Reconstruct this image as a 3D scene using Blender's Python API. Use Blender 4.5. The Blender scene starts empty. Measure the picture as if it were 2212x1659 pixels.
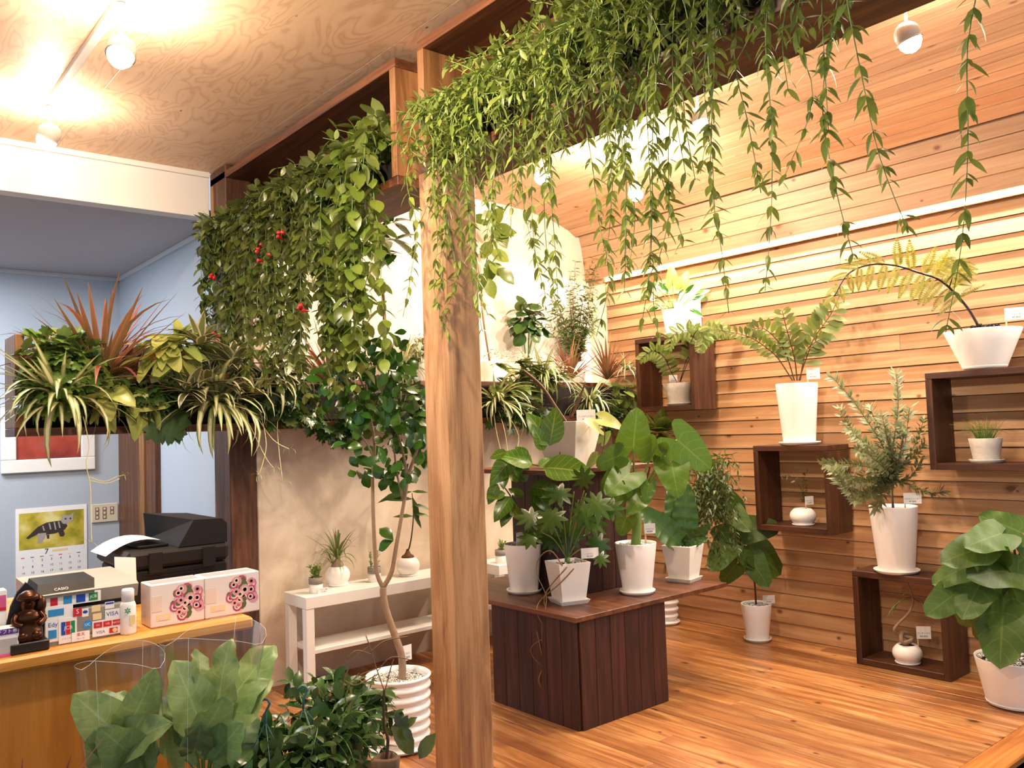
# A plant shop corner: slat wall, vaulted pine ceiling, hanging planters and many pots.
EXPOSURE = 0.55
SKY = .55          # daylight from the open shop front
COVE = 130
REAR = 60
LPOW, LUP = 55, 30
RPOW, RUP = 56, 12
import bpy, math, random
from mathutils import Vector, Matrix
S = bpy.context.scene
COL = S.collection
R = random.Random(11)
PI = math.pi

# ------------------------------------------------------------------ camera
FPX, YAW, PITCH, ROLL, EYE = 1823.68, math.radians(39.952), math.radians(3.038), math.radians(-1.975), 1.45
FW = Vector((math.sin(YAW)*math.cos(PITCH), math.cos(YAW)*math.cos(PITCH), math.sin(PITCH)))
_r = FW.cross(Vector((0, 0, 1))).normalized(); _u = _r.cross(FW)
RT = math.cos(ROLL)*_r + math.sin(ROLL)*_u
UP = -math.sin(ROLL)*_r + math.cos(ROLL)*_u
CAM = Vector((0, 0, EYE))
cd = bpy.data.cameras.new('camera'); cd.sensor_width = 36; cd.lens = FPX/2212*36; cd.clip_start = .02
co = bpy.data.objects.new('camera', cd); COL.objects.link(co)
co.matrix_world = Matrix.Translation(CAM) @ Matrix((RT, UP, -FW)).transposed().to_4x4()
S.camera = co

# ------------------------------------------------------------------ world, exposure
S.view_settings.view_transform = 'Standard'; S.view_settings.look = 'None'
S.view_settings.gamma = 1; S.view_settings.use_curve_mapping = False
S.view_settings.exposure = EXPOSURE
wd = bpy.data.worlds.new('world'); S.world = wd; wd.use_nodes = True
bg = wd.node_tree.nodes['Background']; bg.inputs[0].default_value = (.72, .85, 1, 1); bg.inputs[1].default_value = SKY
S.cycles.use_denoising = True
S.cycles.max_bounces = 8; S.cycles.diffuse_bounces = 4; S.cycles.transparent_max_bounces = 12
S.cycles.sample_clamp_indirect = 6

def light(name, kind, loc, power, col, **kw):
    d = bpy.data.lights.new(name, kind); d.energy = power; d.color = col
    for k, v in kw.items():
        if k not in ('rot',): setattr(d, k, v)
    o = bpy.data.objects.new(name, d); COL.objects.link(o); o.location = loc
    if 'rot' in kw: o.rotation_euler = kw['rot']
    return o

# ------------------------------------------------------------------ pixel of the 2212x1659 frame -> point on a plane of the room
def ray(x, y): return FW + (x-1106)/FPX*RT - (y-829.5)/FPX*UP
def onX(x, y, X): d = ray(x, y); return CAM + d*(X/d.x)
def onY(x, y, Y): d = ray(x, y); return CAM + d*(Y/d.y)
def onZ(x, y, Z): d = ray(x, y); return CAM + d*((Z-EYE)/d.z)
def atD(x, y, D):
    p = CAM + ray(x, y)*D          # kept clear of the slat wall and the alcove back
    if p.x > 4.965: p = onX(x, y, 4.965)
    if p.y > 4.93: p = onY(x, y, 4.93)
    return p
def depth(p): return (Vector(p)-CAM).dot(FW)
def ppm(p): return FPX/depth(p)          # pixels per metre at p

# ------------------------------------------------------------------ object helpers
WM = {}
def link(name, data, M=None, parent=None, mat=None):
    o = bpy.data.objects.new(name, data); COL.objects.link(o)
    M = M if M is not None else Matrix.Identity(4)
    WM[o.name] = M
    if parent is not None:
        o.parent = parent; o.matrix_basis = WM[parent.name].inverted() @ M
    else:
        o.matrix_basis = M
    if mat is not None and data is not None and len(data.materials) == 0: data.materials.append(mat)
    return o
def T(p): return Matrix.Translation(Vector(p))
def frame(p, d, n=None, s=1.0, roll=0.0):
    """local +Y along d, local +Z near n"""
    d = Vector(d).normalized(); n = Vector(n) if n is not None else Vector((0, 0, 1))
    x = d.cross(n)
    if x.length < 1e-4: x = d.cross(Vector((1, 0, .01)))
    x.normalize(); z = x.cross(d)
    if roll:
        c, q = math.cos(roll), math.sin(roll); x, z = c*x+q*z, -q*x+c*z
    m = Matrix((x*s, d*s, z*s)).transposed().to_4x4(); m.translation = Vector(p)
    return m
def thing(name, label, cat, loc, group=None, kind=None):
    o = link(name, None, T(loc)); o.empty_display_size = .05
    tag(o, label, cat, group, kind); return o
def tag(o, label, cat=None, group=None, kind=None):
    o['label'] = label
    if cat: o['category'] = cat
    if group: o['group'] = group
    if kind: o['kind'] = kind
    return o
def struct(o, label=None):
    o['kind'] = 'structure'
    if label: o['label'] = label
    return o
def mesh(name, V, F, smooth=False, mats=None, fm=None, uv=None):
    m = bpy.data.meshes.new(name); m.from_pydata([tuple(v) for v in V], [], F)
    if smooth: m.polygons.foreach_set('use_smooth', [True]*len(m.polygons))
    if mats:
        for x in mats: m.materials.append(x)
    if fm: m.polygons.foreach_set('material_index', fm)
    if uv:
        l = m.uv_layers.new(name='UVMap'); vi = [0]*len(m.loops); m.loops.foreach_get('vertex_index', vi)
        flat = []
        for i in vi: flat += [uv[i][0], uv[i][1]]
        l.data.foreach_set('uv', flat)
    m.update(); return m
def cboxdata(x0, x1, y0, y1, z0, z1, c):
    V, F, idx = [], [], {}
    for ix, X in enumerate((x0, x1)):
        for iy, Y in enumerate((y0, y1)):
            for iz, Z in enumerate((z0, z1)):
                sx, sy, sz = (1, -1)[ix], (1, -1)[iy], (1, -1)[iz]
                for a in range(3):
                    v = [X+sx*c, Y+sy*c, Z+sz*c]; v[a] = (X, Y, Z)[a]
                    idx[ix, iy, iz, a] = len(V); V.append(v)
    for a in range(3):
        b, d = (a+1) % 3, (a+2) % 3
        for s in (0, 1):
            q = []
            for (i, j) in ((0, 0), (1, 0), (1, 1), (0, 1)):
                k = [0, 0, 0]; k[a] = s; k[b] = i; k[d] = j; q.append(idx[k[0], k[1], k[2], a])
            F.append(q if s else q[::-1])
    for a in range(3):       # edges along axis a
        b, d = (a+1) % 3, (a+2) % 3
        for i in (0, 1):
            for j in (0, 1):
                k0 = [0, 0, 0]; k1 = [0, 0, 0]; k0[b] = k1[b] = i; k0[d] = k1[d] = j; k1[a] = 1
                q = [idx[k0[0], k0[1], k0[2], b], idx[k1[0], k1[1], k1[2], b], idx[k1[0], k1[1], k1[2], d], idx[k0[0], k0[1], k0[2], d]]
                F.append(q if (i == j) else q[::-1])
    for ix in (0, 1):
        for iy in (0, 1):
            for iz in (0, 1):
                q = [idx[ix, iy, iz, a] for a in range(3)]
                F.append(q if (ix+iy+iz) % 2 == 1 else q[::-1])
    return V, F
def box(name, x0, x1, y0, y1, z0, z1, mat, parent=None, c=.002, M=None):
    """axis-aligned chamfered board, its origin at its own centre; M places it in a turned frame"""
    cx, cy, cz = (x0+x1)/2, (y0+y1)/2, (z0+z1)/2
    V, F = cboxdata(x0-cx, x1-cx, y0-cy, y1-cy, z0-cz, z1-cz, min(c, .45*min(abs(x1-x0), abs(y1-y0), abs(z1-z0))))
    MM = T((cx, cy, cz)) if M is None else M @ T((cx, cy, cz))
    return link(name, mesh(name, V, F), MM, parent, mat)
def lathe(prof, seg=32, close=True):
    V, F = [], []
    n = len(prof)
    for (r, z) in prof:
        for i in range(seg):
            a = 2*PI*i/seg; V.append((r*math.cos(a), r*math.sin(a), z))
    for k in range(n-1):
        for i in range(seg):
            j = (i+1) % seg; F.append([k*seg+i, k*seg+j, (k+1)*seg+j, (k+1)*seg+i])
    if close:
        F.append(list(range(seg))[::-1]); F.append([(n-1)*seg+i for i in range(seg)])
    return V, F
def tubedata(pts, rad, sides=6, V=None, F=None):
    V = [] if V is None else V; F = [] if F is None else F
    pts = [Vector(p) for p in pts]; n = len(pts); b = len(V)
    ref = Vector((.31, .52, .79))
    for i, p in enumerate(pts):
        t = (pts[min(i+1, n-1)]-pts[max(i-1, 0)])
        if t.length < 1e-9: t = Vector((0, 0, 1))
        t.normalize(); x = t.cross(ref)
        if x.length < .05: x = t.cross(Vector((1, 0, 0)))
        x.normalize(); y = t.cross(x); r = rad[i] if isinstance(rad, (list, tuple)) else rad
        for k in range(sides):
            a = 2*PI*k/sides; V.append(p+(math.cos(a)*x+math.sin(a)*y)*r)
    for i in range(n-1):
        for k in range(sides):
            j = (k+1) % sides; F.append([b+i*sides+k, b+i*sides+j, b+(i+1)*sides+j, b+(i+1)*sides+k])
    F.append([b+k for k in range(sides)][::-1]); F.append([b+(n-1)*sides+k for k in range(sides)])
    return V, F
def spline(P, n=8):
    P = [Vector(p) for p in P]; out = []
    for i in range(len(P)-1):
        p0, p1, p2, p3 = P[max(i-1, 0)], P[i], P[i+1], P[min(i+2, len(P)-1)]
        for k in range(n):
            t = k/n
            out.append(.5*((2*p1)+(p2-p0)*t+(2*p0-5*p1+4*p2-p3)*t*t+(3*p1-p0-3*p2+p3)*t**3))
    out.append(P[-1]); return out
def tube(name, pts, rad, mat, parent, sides=6, smooth=True):
    pts = [Vector(p) for p in pts]; o = pts[0].copy()
    V, F = tubedata([p-o for p in pts], rad, sides)
    return link(name, mesh(name, V, F, smooth), T(o), parent, mat)
def taper(n, a, b): return [a+(b-a)*i/(n-1) for i in range(n)]
def rv(s): return Vector((R.uniform(-s, s), R.uniform(-s, s), R.uniform(-s, s)))

# ------------------------------------------------------------------ materials
def lin(h):
    h = h.lstrip('#'); c = [int(h[i:i+2], 16)/255 for i in (0, 2, 4)]
    return tuple((x/12.92 if x <= .04045 else ((x+.055)/1.055)**2.4) for x in c)+(1,)
class N:
    def __init__(s, name):
        s.m = bpy.data.materials.new(name); s.m.use_nodes = True; s.t = s.m.node_tree; s.p = s.t.nodes['Principled BSDF']
    def n(s, typ, **kw):
        x = s.t.nodes.new(typ)
        for k, v in kw.items():
            if k.startswith('i_'): x.inputs[int(k[2:]) if k[2:].isdigit() else k[2:].replace('_', ' ')].default_value = v
            else: setattr(x, k, v)
        return x
    def l(s, a, b): s.t.links.new(a, b)
    def math(s, op, a, b=None, c=None):
        x = s.n('ShaderNodeMath', operation=op)
        for i, v in enumerate((a, b, c)):
            if v is None: continue
            if isinstance(v, (int, float)): x.inputs[i].default_value = v
            else: s.l(v, x.inputs[i])
        return x.outputs[0]
    def mix(s, f, a, b, mode='MIX'):
        x = s.n('ShaderNodeMix', data_type='RGBA', blend_type=mode)
        for sock, v in ((x.inputs[0], f), (x.inputs[6], a), (x.inputs[7], b)):
            if isinstance(v, (int, float)): sock.default_value = v
            elif isinstance(v, tuple): sock.default_value = v
            else: s.l(v, sock)
        return x.outputs[2]
    def ramp(s, f, stops):
        x = s.n('ShaderNodeValToRGB'); e = x.color_ramp.elements
        while len(e) < len(stops): e.new(.5)
        for q, (p, c) in zip(e, stops): q.position = p; q.color = c
        s.l(f, x.inputs[0]); return x.outputs[0]
def plain(name, hexc, rough=.5, metal=0, spec=.5, coat=0, emit=None, var=0, noise=0, nscale=20, bump=0):
    k = N(name); c = lin(hexc)
    k.p.inputs['Base Color'].default_value = c; k.p.inputs['Roughness'].default_value = rough
    k.p.inputs['Metallic'].default_value = metal; k.p.inputs['Specular IOR Level'].default_value = spec
    k.p.inputs['Coat Weight'].default_value = coat
    col = None
    if noise or bump:
        tc = k.n('ShaderNodeTexCoord'); ns = k.n('ShaderNodeTexNoise', i_Scale=nscale, i_Detail=5)
        k.l(tc.outputs['Object'], ns.inputs['Vector'])
        if noise: col = k.mix(k.math('MULTIPLY', ns.outputs[0], noise), c, tuple(x*.25 for x in c[:3])+(1,))
        if bump:
            b = k.n('ShaderNodeBump', i_Strength=bump, i_Distance=.004); k.l(ns.outputs[0], b.inputs['Height']); k.l(b.outputs[0], k.p.inputs['Normal'])
    if var:
        oi = k.n('ShaderNodeObjectInfo'); hs = k.n('ShaderNodeHueSaturation')
        k.l(k.math('MULTIPLY_ADD', oi.outputs['Random'], var, 1-var/2), hs.inputs['Value'])
        if col is not None: k.l(col, hs.inputs['Color'])
        else: hs.inputs['Color'].default_value = c
        col = hs.outputs[0]
    if col is not None: k.l(col, k.p.inputs['Base Color'])
    if emit: k.p.inputs['Emission Color'].default_value = lin(emit[0]); k.p.inputs['Emission Strength'].default_value = emit[1]
    return k.m
def wood(name, dark, mid, light, axis=1, rough=.5, knots=.6, var=.3, across=22, along=1.3, stain=0, coat=0, knotcol='#4a1f08', flat=None):
    k = N(name); tc = k.n('ShaderNodeTexCoord'); oi = k.n('ShaderNodeObjectInfo')
    off = k.n('ShaderNodeCombineXYZ')
    for i, q in enumerate((31.7, 57.3, 19.1)): k.l(k.math('MULTIPLY', oi.outputs['Random'], q), off.inputs[i])
    ad = k.n('ShaderNodeVectorMath', operation='ADD'); k.l(tc.outputs['Object'], ad.inputs[0]); k.l(off.outputs[0], ad.inputs[1])
    def mapped(al, ac):
        sc = [ac, ac, ac]; sc[axis] = al
        m = k.n('ShaderNodeMapping'); m.inputs['Scale'].default_value = sc; k.l(ad.outputs[0], m.inputs['Vector']); return m.outputs[0]
    n1 = k.n('ShaderNodeTexNoise', i_Scale=1, i_Detail=6, i_Roughness=.62, i_Distortion=1.1); k.l(mapped(along, across), n1.inputs['Vector'])
    n2 = k.n('ShaderNodeTexNoise', i_Scale=1, i_Detail=3); k.l(mapped(along*2.2, across*5), n2.inputs['Vector'])
    f = k.math('ADD', k.math('MULTIPLY', n1.outputs[0], .78), k.math('MULTIPLY', n2.outputs[0], .22))
    col = k.ramp(f, [(.34, lin(dark)), (.5, lin(mid)), (.64, lin(light))])
    if knots:
        v = k.n('ShaderNodeTexVoronoi', i_Scale=1, i_Randomness=1)
        if flat is None: k.l(mapped(2.1, 6.5), v.inputs['Vector'])
        else:
            v.voronoi_dimensions = '2D'; sp = k.n('ShaderNodeSeparateXYZ'); k.l(ad.outputs[0], sp.inputs[0]); cb = k.n('ShaderNodeCombineXYZ')
            k.l(k.math('MULTIPLY', sp.outputs[axis], 3.4), cb.inputs[0]); k.l(k.math('MULTIPLY', sp.outputs[3-axis-flat], 5.2), cb.inputs[1]); k.l(cb.outputs[0], v.inputs['Vector'])
        vs = k.n('ShaderNodeSeparateColor'); k.l(v.outputs['Color'], vs.inputs[0]); vsp = vs.outputs[1]
        kf = k.ramp(k.math('MULTIPLY', v.outputs['Distance'], k.math('MULTIPLY_ADD', vsp, 1.6, .55)), [(.035, (1, 1, 1, 1)), (.06, (.45, .45, .45, 1)), (.1, (0, 0, 0, 1))])
        kf = k.math('MULTIPLY', kf, k.math('GREATER_THAN', vs.outputs[0], .62))
        col = k.mix(k.math('MULTIPLY', kf, knots), col, lin(knotcol))
    if stain:
        n3 = k.n('ShaderNodeTexNoise', i_Scale=1, i_Detail=4, i_Roughness=.6); k.l(mapped(2.2, 5), n3.inputs['Vector'])
        sf = k.ramp(n3.outputs[0], [(.52, (0, 0, 0, 1)), (.7, (1, 1, 1, 1))])
        col = k.mix(k.math('MULTIPLY', sf, stain), col, lin(dark))
    hs = k.n('ShaderNodeHueSaturation'); k.l(col, hs.inputs['Color'])
    k.l(k.math('MULTIPLY_ADD', oi.outputs['Random'], var, 1-var/2), hs.inputs['Value'])
    k.l(hs.outputs[0], k.p.inputs['Base Color']); k.p.inputs['Roughness'].default_value = rough; k.p.inputs['Coat Weight'].default_value = coat
    b = k.n('ShaderNodeBump', i_Strength=.25, i_Distance=.002); k.l(f, b.inputs['Height']); k.l(b.outputs[0], k.p.inputs['Normal'])
    return k.m
def plywood(name):
    k = N(name); tc = k.n('ShaderNodeTexCoord'); oi = k.n('ShaderNodeObjectInfo')
    off = k.n('ShaderNodeCombineXYZ'); k.l(k.math('MULTIPLY', oi.outputs['Random'], 41.), off.inputs[0]); k.l(k.math('MULTIPLY', oi.outputs['Random'], 13.), off.inputs[1])
    ad = k.n('ShaderNodeVectorMath', operation='ADD'); k.l(tc.outputs['Object'], ad.inputs[0]); k.l(off.outputs[0], ad.inputs[1])
    m = k.n('ShaderNodeMapping'); m.inputs['Scale'].default_value = (3.4, 1.2, 1); k.l(ad.outputs[0], m.inputs['Vector'])
    n1 = k.n('ShaderNodeTexNoise', i_Scale=1.3, i_Detail=2.6, i_Roughness=.5, i_Distortion=1.1); k.l(m.outputs[0], n1.inputs['Vector'])
    rings = k.math('PINGPONG', k.math('MULTIPLY', n1.outputs[0], 23.), 1.)
    rf = k.ramp(rings, [(.0, (0, 0, 0, 1)), (.5, (.12, .12, .12, 1)), (.8, (.55, .55, .55, 1)), (1, (1, 1, 1, 1))])
    m2 = k.n('ShaderNodeMapping'); m2.inputs['Scale'].default_value = (60, 4, 1); k.l(ad.outputs[0], m2.inputs['Vector'])
    n2 = k.n('ShaderNodeTexNoise', i_Scale=1, i_Detail=4); k.l(m2.outputs[0], n2.inputs['Vector'])
    col = k.mix(k.math('MULTIPLY', rf, .5), lin('#eecaa6'), lin('#c28c62'))
    col = k.mix(k.math('MULTIPLY', n2.outputs[0], .22), col, lin('#d6b292'))
    v = k.n('ShaderNodeTexVoronoi', i_Scale=5.5, i_Randomness=1); m3 = k.n('ShaderNodeMapping'); m3.inputs['Scale'].default_value = (1.6, .8, 1)
    k.l(ad.outputs[0], m3.inputs['Vector']); k.l(m3.outputs[0], v.inputs['Vector'])
    col = k.mix(k.ramp(v.outputs['Distance'], [(.02, (1, 1, 1, 1)), (.06, (0, 0, 0, 1))]), col, lin('#5a2408'))
    k.l(col, k.p.inputs['Base Color']); k.p.inputs['Roughness'].default_value = .55
    return k.m
def plaster(name, c1, c2, scale=3.2):
    k = N(name); tc = k.n('ShaderNodeTexCoord'); n1 = k.n('ShaderNodeTexNoise', i_Scale=scale, i_Detail=7, i_Roughness=.6, i_Distortion=.8)
    k.l(tc.outputs['Object'], n1.inputs['Vector'])
    k.l(k.ramp(n1.outputs[0], [(.36, lin(c1)), (.62, lin(c2))]), k.p.inputs['Base Color']); k.p.inputs['Roughness'].default_value = .8
    b = k.n('ShaderNodeBump', i_Strength=.25, i_Distance=.006); k.l(n1.outputs[0], b.inputs['Height']); k.l(b.outputs[0], k.p.inputs['Normal'])
    return k.m
def leafmat(name, base, vein=None, light=None, vf=.6, rough=.38, trans=.22, var=.35, side=9, edge=None, stripe=None, spec=.5, edge_w=.8, hue=.03):
    """u across (0..1), v along; vein = midrib and side veins, edge = pale margin, stripe = pale centre"""
    k = N(name); uv = k.n('ShaderNodeTexCoord'); sp = k.n('ShaderNodeSeparateXYZ'); k.l(uv.outputs['UV'], sp.inputs[0])
    a = k.math('ABSOLUTE', k.math('MULTIPLY_ADD', sp.outputs[0], 2, -1))
    oi = k.n('ShaderNodeObjectInfo'); geo = k.n('ShaderNodeNewGeometry'); rand = k.math('FRACT', k.math('ADD', oi.outputs['Random'], geo.outputs['Random Per Island']))
    ns = k.n('ShaderNodeTexNoise', i_Scale=14, i_Detail=3); k.l(uv.outputs['Object'], ns.inputs['Vector'])
    col = k.mix(k.math('MULTIPLY', ns.outputs[0], .7), lin(base), lin(light or base))
    if vein:
        mid = k.ramp(a, [(.0, (1, 1, 1, 1)), (.07, (.0, .0, .0, 1))])
        sv = k.math('PINGPONG', k.math('MULTIPLY', k.math('ADD', sp.outputs[1], k.math('MULTIPLY', a, -.22)), side*2), 1)
        svm = k.ramp(sv, [(.86, (0, 0, 0, 1)), (.97, (.55, .55, .55, 1))])
        f = k.math('MULTIPLY', k.math('MAXIMUM', mid, svm if side else mid), vf)
        col = k.mix(f, col, lin(vein))
    if edge: col = k.mix(k.ramp(a, [(edge_w-.12, (0, 0, 0, 1)), (edge_w+.05, (1, 1, 1, 1))]), col, lin(edge))
    if stripe: col = k.mix(k.ramp(a, [(.42, (1, 1, 1, 1)), (.62, (0, 0, 0, 1))]), col, lin(stripe))
    hs = k.n('ShaderNodeHueSaturation'); k.l(col, hs.inputs['Color'])
    k.l(k.math('MULTIPLY_ADD', rand, var*.75, .7-var*.34), hs.inputs['Value'])
    rr = k.math('FRACT', k.math('MULTIPLY', rand, 17.3))
    k.l(k.math('MULTIPLY_ADD', rr, -hue, .484+hue*.4), hs.inputs['Hue'])
    bk = k.mix(k.math('MULTIPLY', geo.outputs['Backfacing'], .35), hs.outputs[0], lin('#a9b06a'))
    k.l(bk, k.p.inputs['Base Color']); k.p.inputs['Roughness'].default_value = rough; k.p.inputs['Specular IOR Level'].default_value = spec
    tr = k.n('ShaderNodeBsdfTranslucent'); k.l(hs.outputs[0], tr.inputs[0])
    mx = k.n('ShaderNodeMixShader'); mx.inputs[0].default_value = trans
    k.l(k.p.outputs[0], mx.inputs[1]); k.l(tr.outputs[0], mx.inputs[2])
    k.l(mx.outputs[0], k.t.nodes['Material Output'].inputs[0])
    return k.m
# ------------------------------------------------------------------ wood and wall materials
M_SLAT = wood('slat_cedar', '#a4764c', '#bb8c60', '#c99f74', axis=1, rough=.55, knots=.9, var=.3, across=16, along=.9, flat=0, knotcol='#6a3a16')
M_VAULT = wood('vault_pine', '#b38a68', '#c69e7a', '#d2af8c', axis=1, rough=.5, knots=.9, var=.3, across=15, along=.8, flat=2, knotcol='#7a4a24')
M_FLOOR = wood('floor_pine', '#784520', '#a06737', '#c3905a', axis=1, rough=.36, knots=.9, var=.5, across=13, along=1.3, stain=.45, coat=.12, flat=2, knotcol='#3c1806')
M_EDGE = wood('edge_pine', '#6a3510', '#9a5a20', '#b97432', axis=0, rough=.4, knots=.2, var=.1, across=15, along=1.0)
M_POST = wood('post_timber', '#84593a', '#b08457', '#c49a70', axis=2, rough=.62, knots=.4, var=.06, across=16, along=1.6, stain=.5)
M_POSTD = wood('post_dark', '#2c1508', '#4a2811', '#6a4020', axis=2, rough=.6, knots=.3, var=.1, across=16, along=1.6, stain=.4)
M_BEAM = wood('beam_stain', '#3a1c0b', '#5c3216', '#7d4a25', axis=1, rough=.55, knots=.3, var=.15, across=16, along=1.1, stain=.3)
M_BEAMX = wood('beam_stain_x', '#3a1c0b', '#5c3216', '#7d4a25', axis=0, rough=.55, knots=.3, var=.15, across=16, along=1.1, stain=.3)
M_BEAMZ = wood('beam_stain_z', '#5c3a20', '#83572f', '#a07448', axis=2, rough=.55, knots=.3, var=.12, across=16, along=1.4, stain=.3)
M_CUBE = wood('cube_walnut', '#2b140a', '#43230f', '#5a331c', axis=1, rough=.5, knots=.15, var=.14, across=20, along=1.3)
M_CUBEZ = wood('cube_walnut_z', '#2b140a', '#43230f', '#5a331c', axis=2, rough=.5, knots=.15, var=.14, across=20, along=1.3)
M_TAB = wood('table_walnut', '#220e08', '#3a1a13', '#502a20', axis=2, rough=.5, knots=.1, var=.2, across=20, along=1.3, stain=.4)
M_TABT = wood('tabletop_walnut', '#3a1e10', '#5b341d', '#79492a', axis=1, rough=.42, knots=.1, var=.05, across=20, along=1.3, stain=.5)
M_PLY = plywood('plywood')
M_PLASTER = plaster('plaster_beige', '#c4b19a', '#dccdb8')
M_ALCOVE = plaster('plaster_cream', '#ece0cc', '#f2e9da', 2.2)
M_WHITEW = plain('white_wall_paint', '#e2dcd4', .7)
M_BLUE = plain('blue_wall_paper', '#b3bdc9', .85, noise=.08, nscale=60)
M_BCEIL = plain('blue_grey_ceiling', '#b2acae', .85, noise=.08, nscale=60)
M_CORN = plain('cornice_white', '#c9cbd0', .6)
M_DARK = plain('dark_soil', '#1c120a', .95, noise=.6, nscale=90, bump=.8)
M_BACK = plain('backing_dark', '#2a1a0e', .9)
M_WHITE = plain('gloss_white_paint', '#ece8e2', .35, spec=.5)
M_CONC = plain('shop_floor_grey', '#55504a', .7, noise=.3)
M_LAMP = plain('lamp_white_enamel', '#e6e0d6', .4)
M_STEEL = plain('steel', '#8b8b88', .3, metal=1)

XR, YB, Y2, XB = 5.03, 4.76, 4.96, 1.862
# ------------------------------------------------------------------ floor: raised timber platform and the lower shop floor
fl = struct(box('floor', 1.45, 5.12, 1.44, 5.0, -.16, -.022, M_BACK), 'raised pine plank platform floor')
x = 1.45; i = 0
while x < XR-.005:
    w = .104; x1 = min(x+w, XR)
    cuts = [1.576, 5.0] if i % 3 else [1.576, 2.2+R.random()*1.8, 5.0]
    for a, b in zip(cuts[:-1], cuts[1:]):
        box('plank', x+.0011, x1-.0011, a+.0006, b-.0006, -.022, -R.random()*.0012, M_FLOOR, fl, c=.0018)
    x = x1; i += 1
struct(box('trim_1', 1.45, XR, 1.44, 1.575, -.05, .004, M_EDGE, c=.006), 'orange-brown nosing board along the platform front')
struct(box('floor_lower', -3.2, 5.12, -1.6, 7.3, -.2, -.165, M_CONC), 'grey shop floor below the platform')

# ------------------------------------------------------------------ right wall of horizontal slats
wr = struct(box('wall_right', XR+.012, XR+.1, -.6, YB+.02, 0, 3.2, M_BACK), 'wall clad in horizontal pine slats')
SH = .0968
for i in range(27):
    z0, z1 = i*SH+.002, min((i+1)*SH-.002, 2.612)
    cuts = [.55, YB] if i % 3 != 1 else [.55, 1.9+R.random()*2.2, YB]
    for a, b in zip(cuts[:-1], cuts[1:]):
        p = -R.random()*.003
        # each slat leans out a little at its foot, so the one above shades the next
        V = [(p+.002, a, z1), (p-.0065, a, z0), (.016, a, z0), (.016, a, z1), (p+.002, b, z1), (p-.0065, b, z0), (.016, b, z0), (.016, b, z1)]
        cy = (a+b)/2; cz = (z0+z1)/2
        V = [(q[0], q[1]-cy+(.0006 if q[1] == a else -.0006), q[2]-cz) for q in V]
        F = [[0, 4, 5, 1], [1, 5, 6, 2], [3, 7, 4, 0], [0, 1, 2, 3], [7, 6, 5, 4], [2, 6, 7, 3]]
        link('slat', mesh('slat', V, F), T((XR, cy, cz)), wr, M_SLAT)

# ------------------------------------------------------------------ vaulted timber ceiling over the plant corner
PROF = [(2.06, 3.165), (2.6, 3.175), (3.3, 3.185), (3.8, 3.187), (4.13, 3.185), (4.4, 3.165), (4.62, 3.13), (4.8, 3.075), (4.895, 3.02)]
cv = struct(box('ceiling_vault', 2.02, 5.13, -.6, Y2+.04, 3.24, 3.3, M_BACK), 'curved ceiling lined with narrow pine boards')
PV = [Vector((a, 0, b)) for a, b in PROF]
seg = [0]
for a, b in zip(PV[:-1], PV[1:]): seg.append(seg[-1]+(b-a).length)
def prof(s):
    for k in range(len(PV)-1):
        if s <= seg[k+1]+1e-9: return PV[k].lerp(PV[k+1], (s-seg[k])/(seg[k+1]-seg[k]))
    return PV[-1]
nP = 30
for i in range(nP):
    a, b = prof(seg[-1]*i/nP), prof(seg[-1]*(i+1)/nP)
    d = (b-a).normalized(); nn = Vector((-d.z, 0, d.x)); w = (b-a).length
    cuts = [-.5, Y2] if i % 2 else [-.5, 1.2+R.random()*3, Y2]
    for y0, y1 in zip(cuts[:-1], cuts[1:]):
        V, F = cboxdata(-w/2+.0013, w/2-.0013, -(y1-y0)/2+.0006, (y1-y0)/2-.0006, 0, .016, .003)
        c = (a+b)/2; M = Matrix((d, Vector((0, 1, 0)), nn)).transposed().to_4x4(); M.translation = Vector((c.x, (y0+y1)/2, c.z))
        link('ceiling_board', mesh('ceiling_board', V, F), M, cv, M_VAULT)
# steep lower boards between the cove light and the vault; the vault's edge overhangs them
LOW = [(4.992, 2.655), (4.985, 2.75), (4.972, 2.845), (4.955, 2.94), (4.93, 3.035)]
for (xa, za), (xb, zb) in zip(LOW[:-1], LOW[1:]):
    a, b = Vector((xa, 0, za)), Vector((xb, 0, zb)); d = (b-a).normalized(); nn = Vector((d.z, 0, -d.x)); w = (b-a).length
    cut = 1.2+R.random()*3
    for y0, y1 in ((-.5, cut), (cut, Y2)):
        V, F = cboxdata(-w/2+.0013, w/2-.0013, -(y1-y0)/2+.0006, (y1-y0)/2-.0006, 0, .016, .003)
        c = (a+b)/2; M = Matrix((d, Vector((0, 1, 0)), -nn if False else nn)).transposed().to_4x4(); M.translation = Vector((c.x, (y0+y1)/2, c.z))
        link('ceiling_board', mesh('ceiling_board', V, F), M, cv, M_VAULT)
box('backing_board', 5.031, 5.12, -.5, Y2+.02, 2.615, 3.24, M_VAULT, cv)
# cove light: a lit strip tucked behind the lowest board, a thin ledge under it
M_LED = plain('led_diffuser', '#fff2dc', .5, emit=('#ffe3bd', 26))
led = tag(box('led_strip', 5.004, 5.03, -.4, YB-.01, 2.630, 2.648, M_LED), 'long glowing cove light strip along the top of the slat wall', 'light')
struct(box('trim_2', 4.99, 5.03, -.5, YB, 2.612, 2.620, M_EDGE), 'thin ledge under the cove light')
light('cove_lamp', 'AREA', (4.982, 2.15, 2.652), COVE, (1, .9, .76), shape='RECTANGLE', size=.03, size_y=5.0, rot=(0, math.radians(14), 0))

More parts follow.
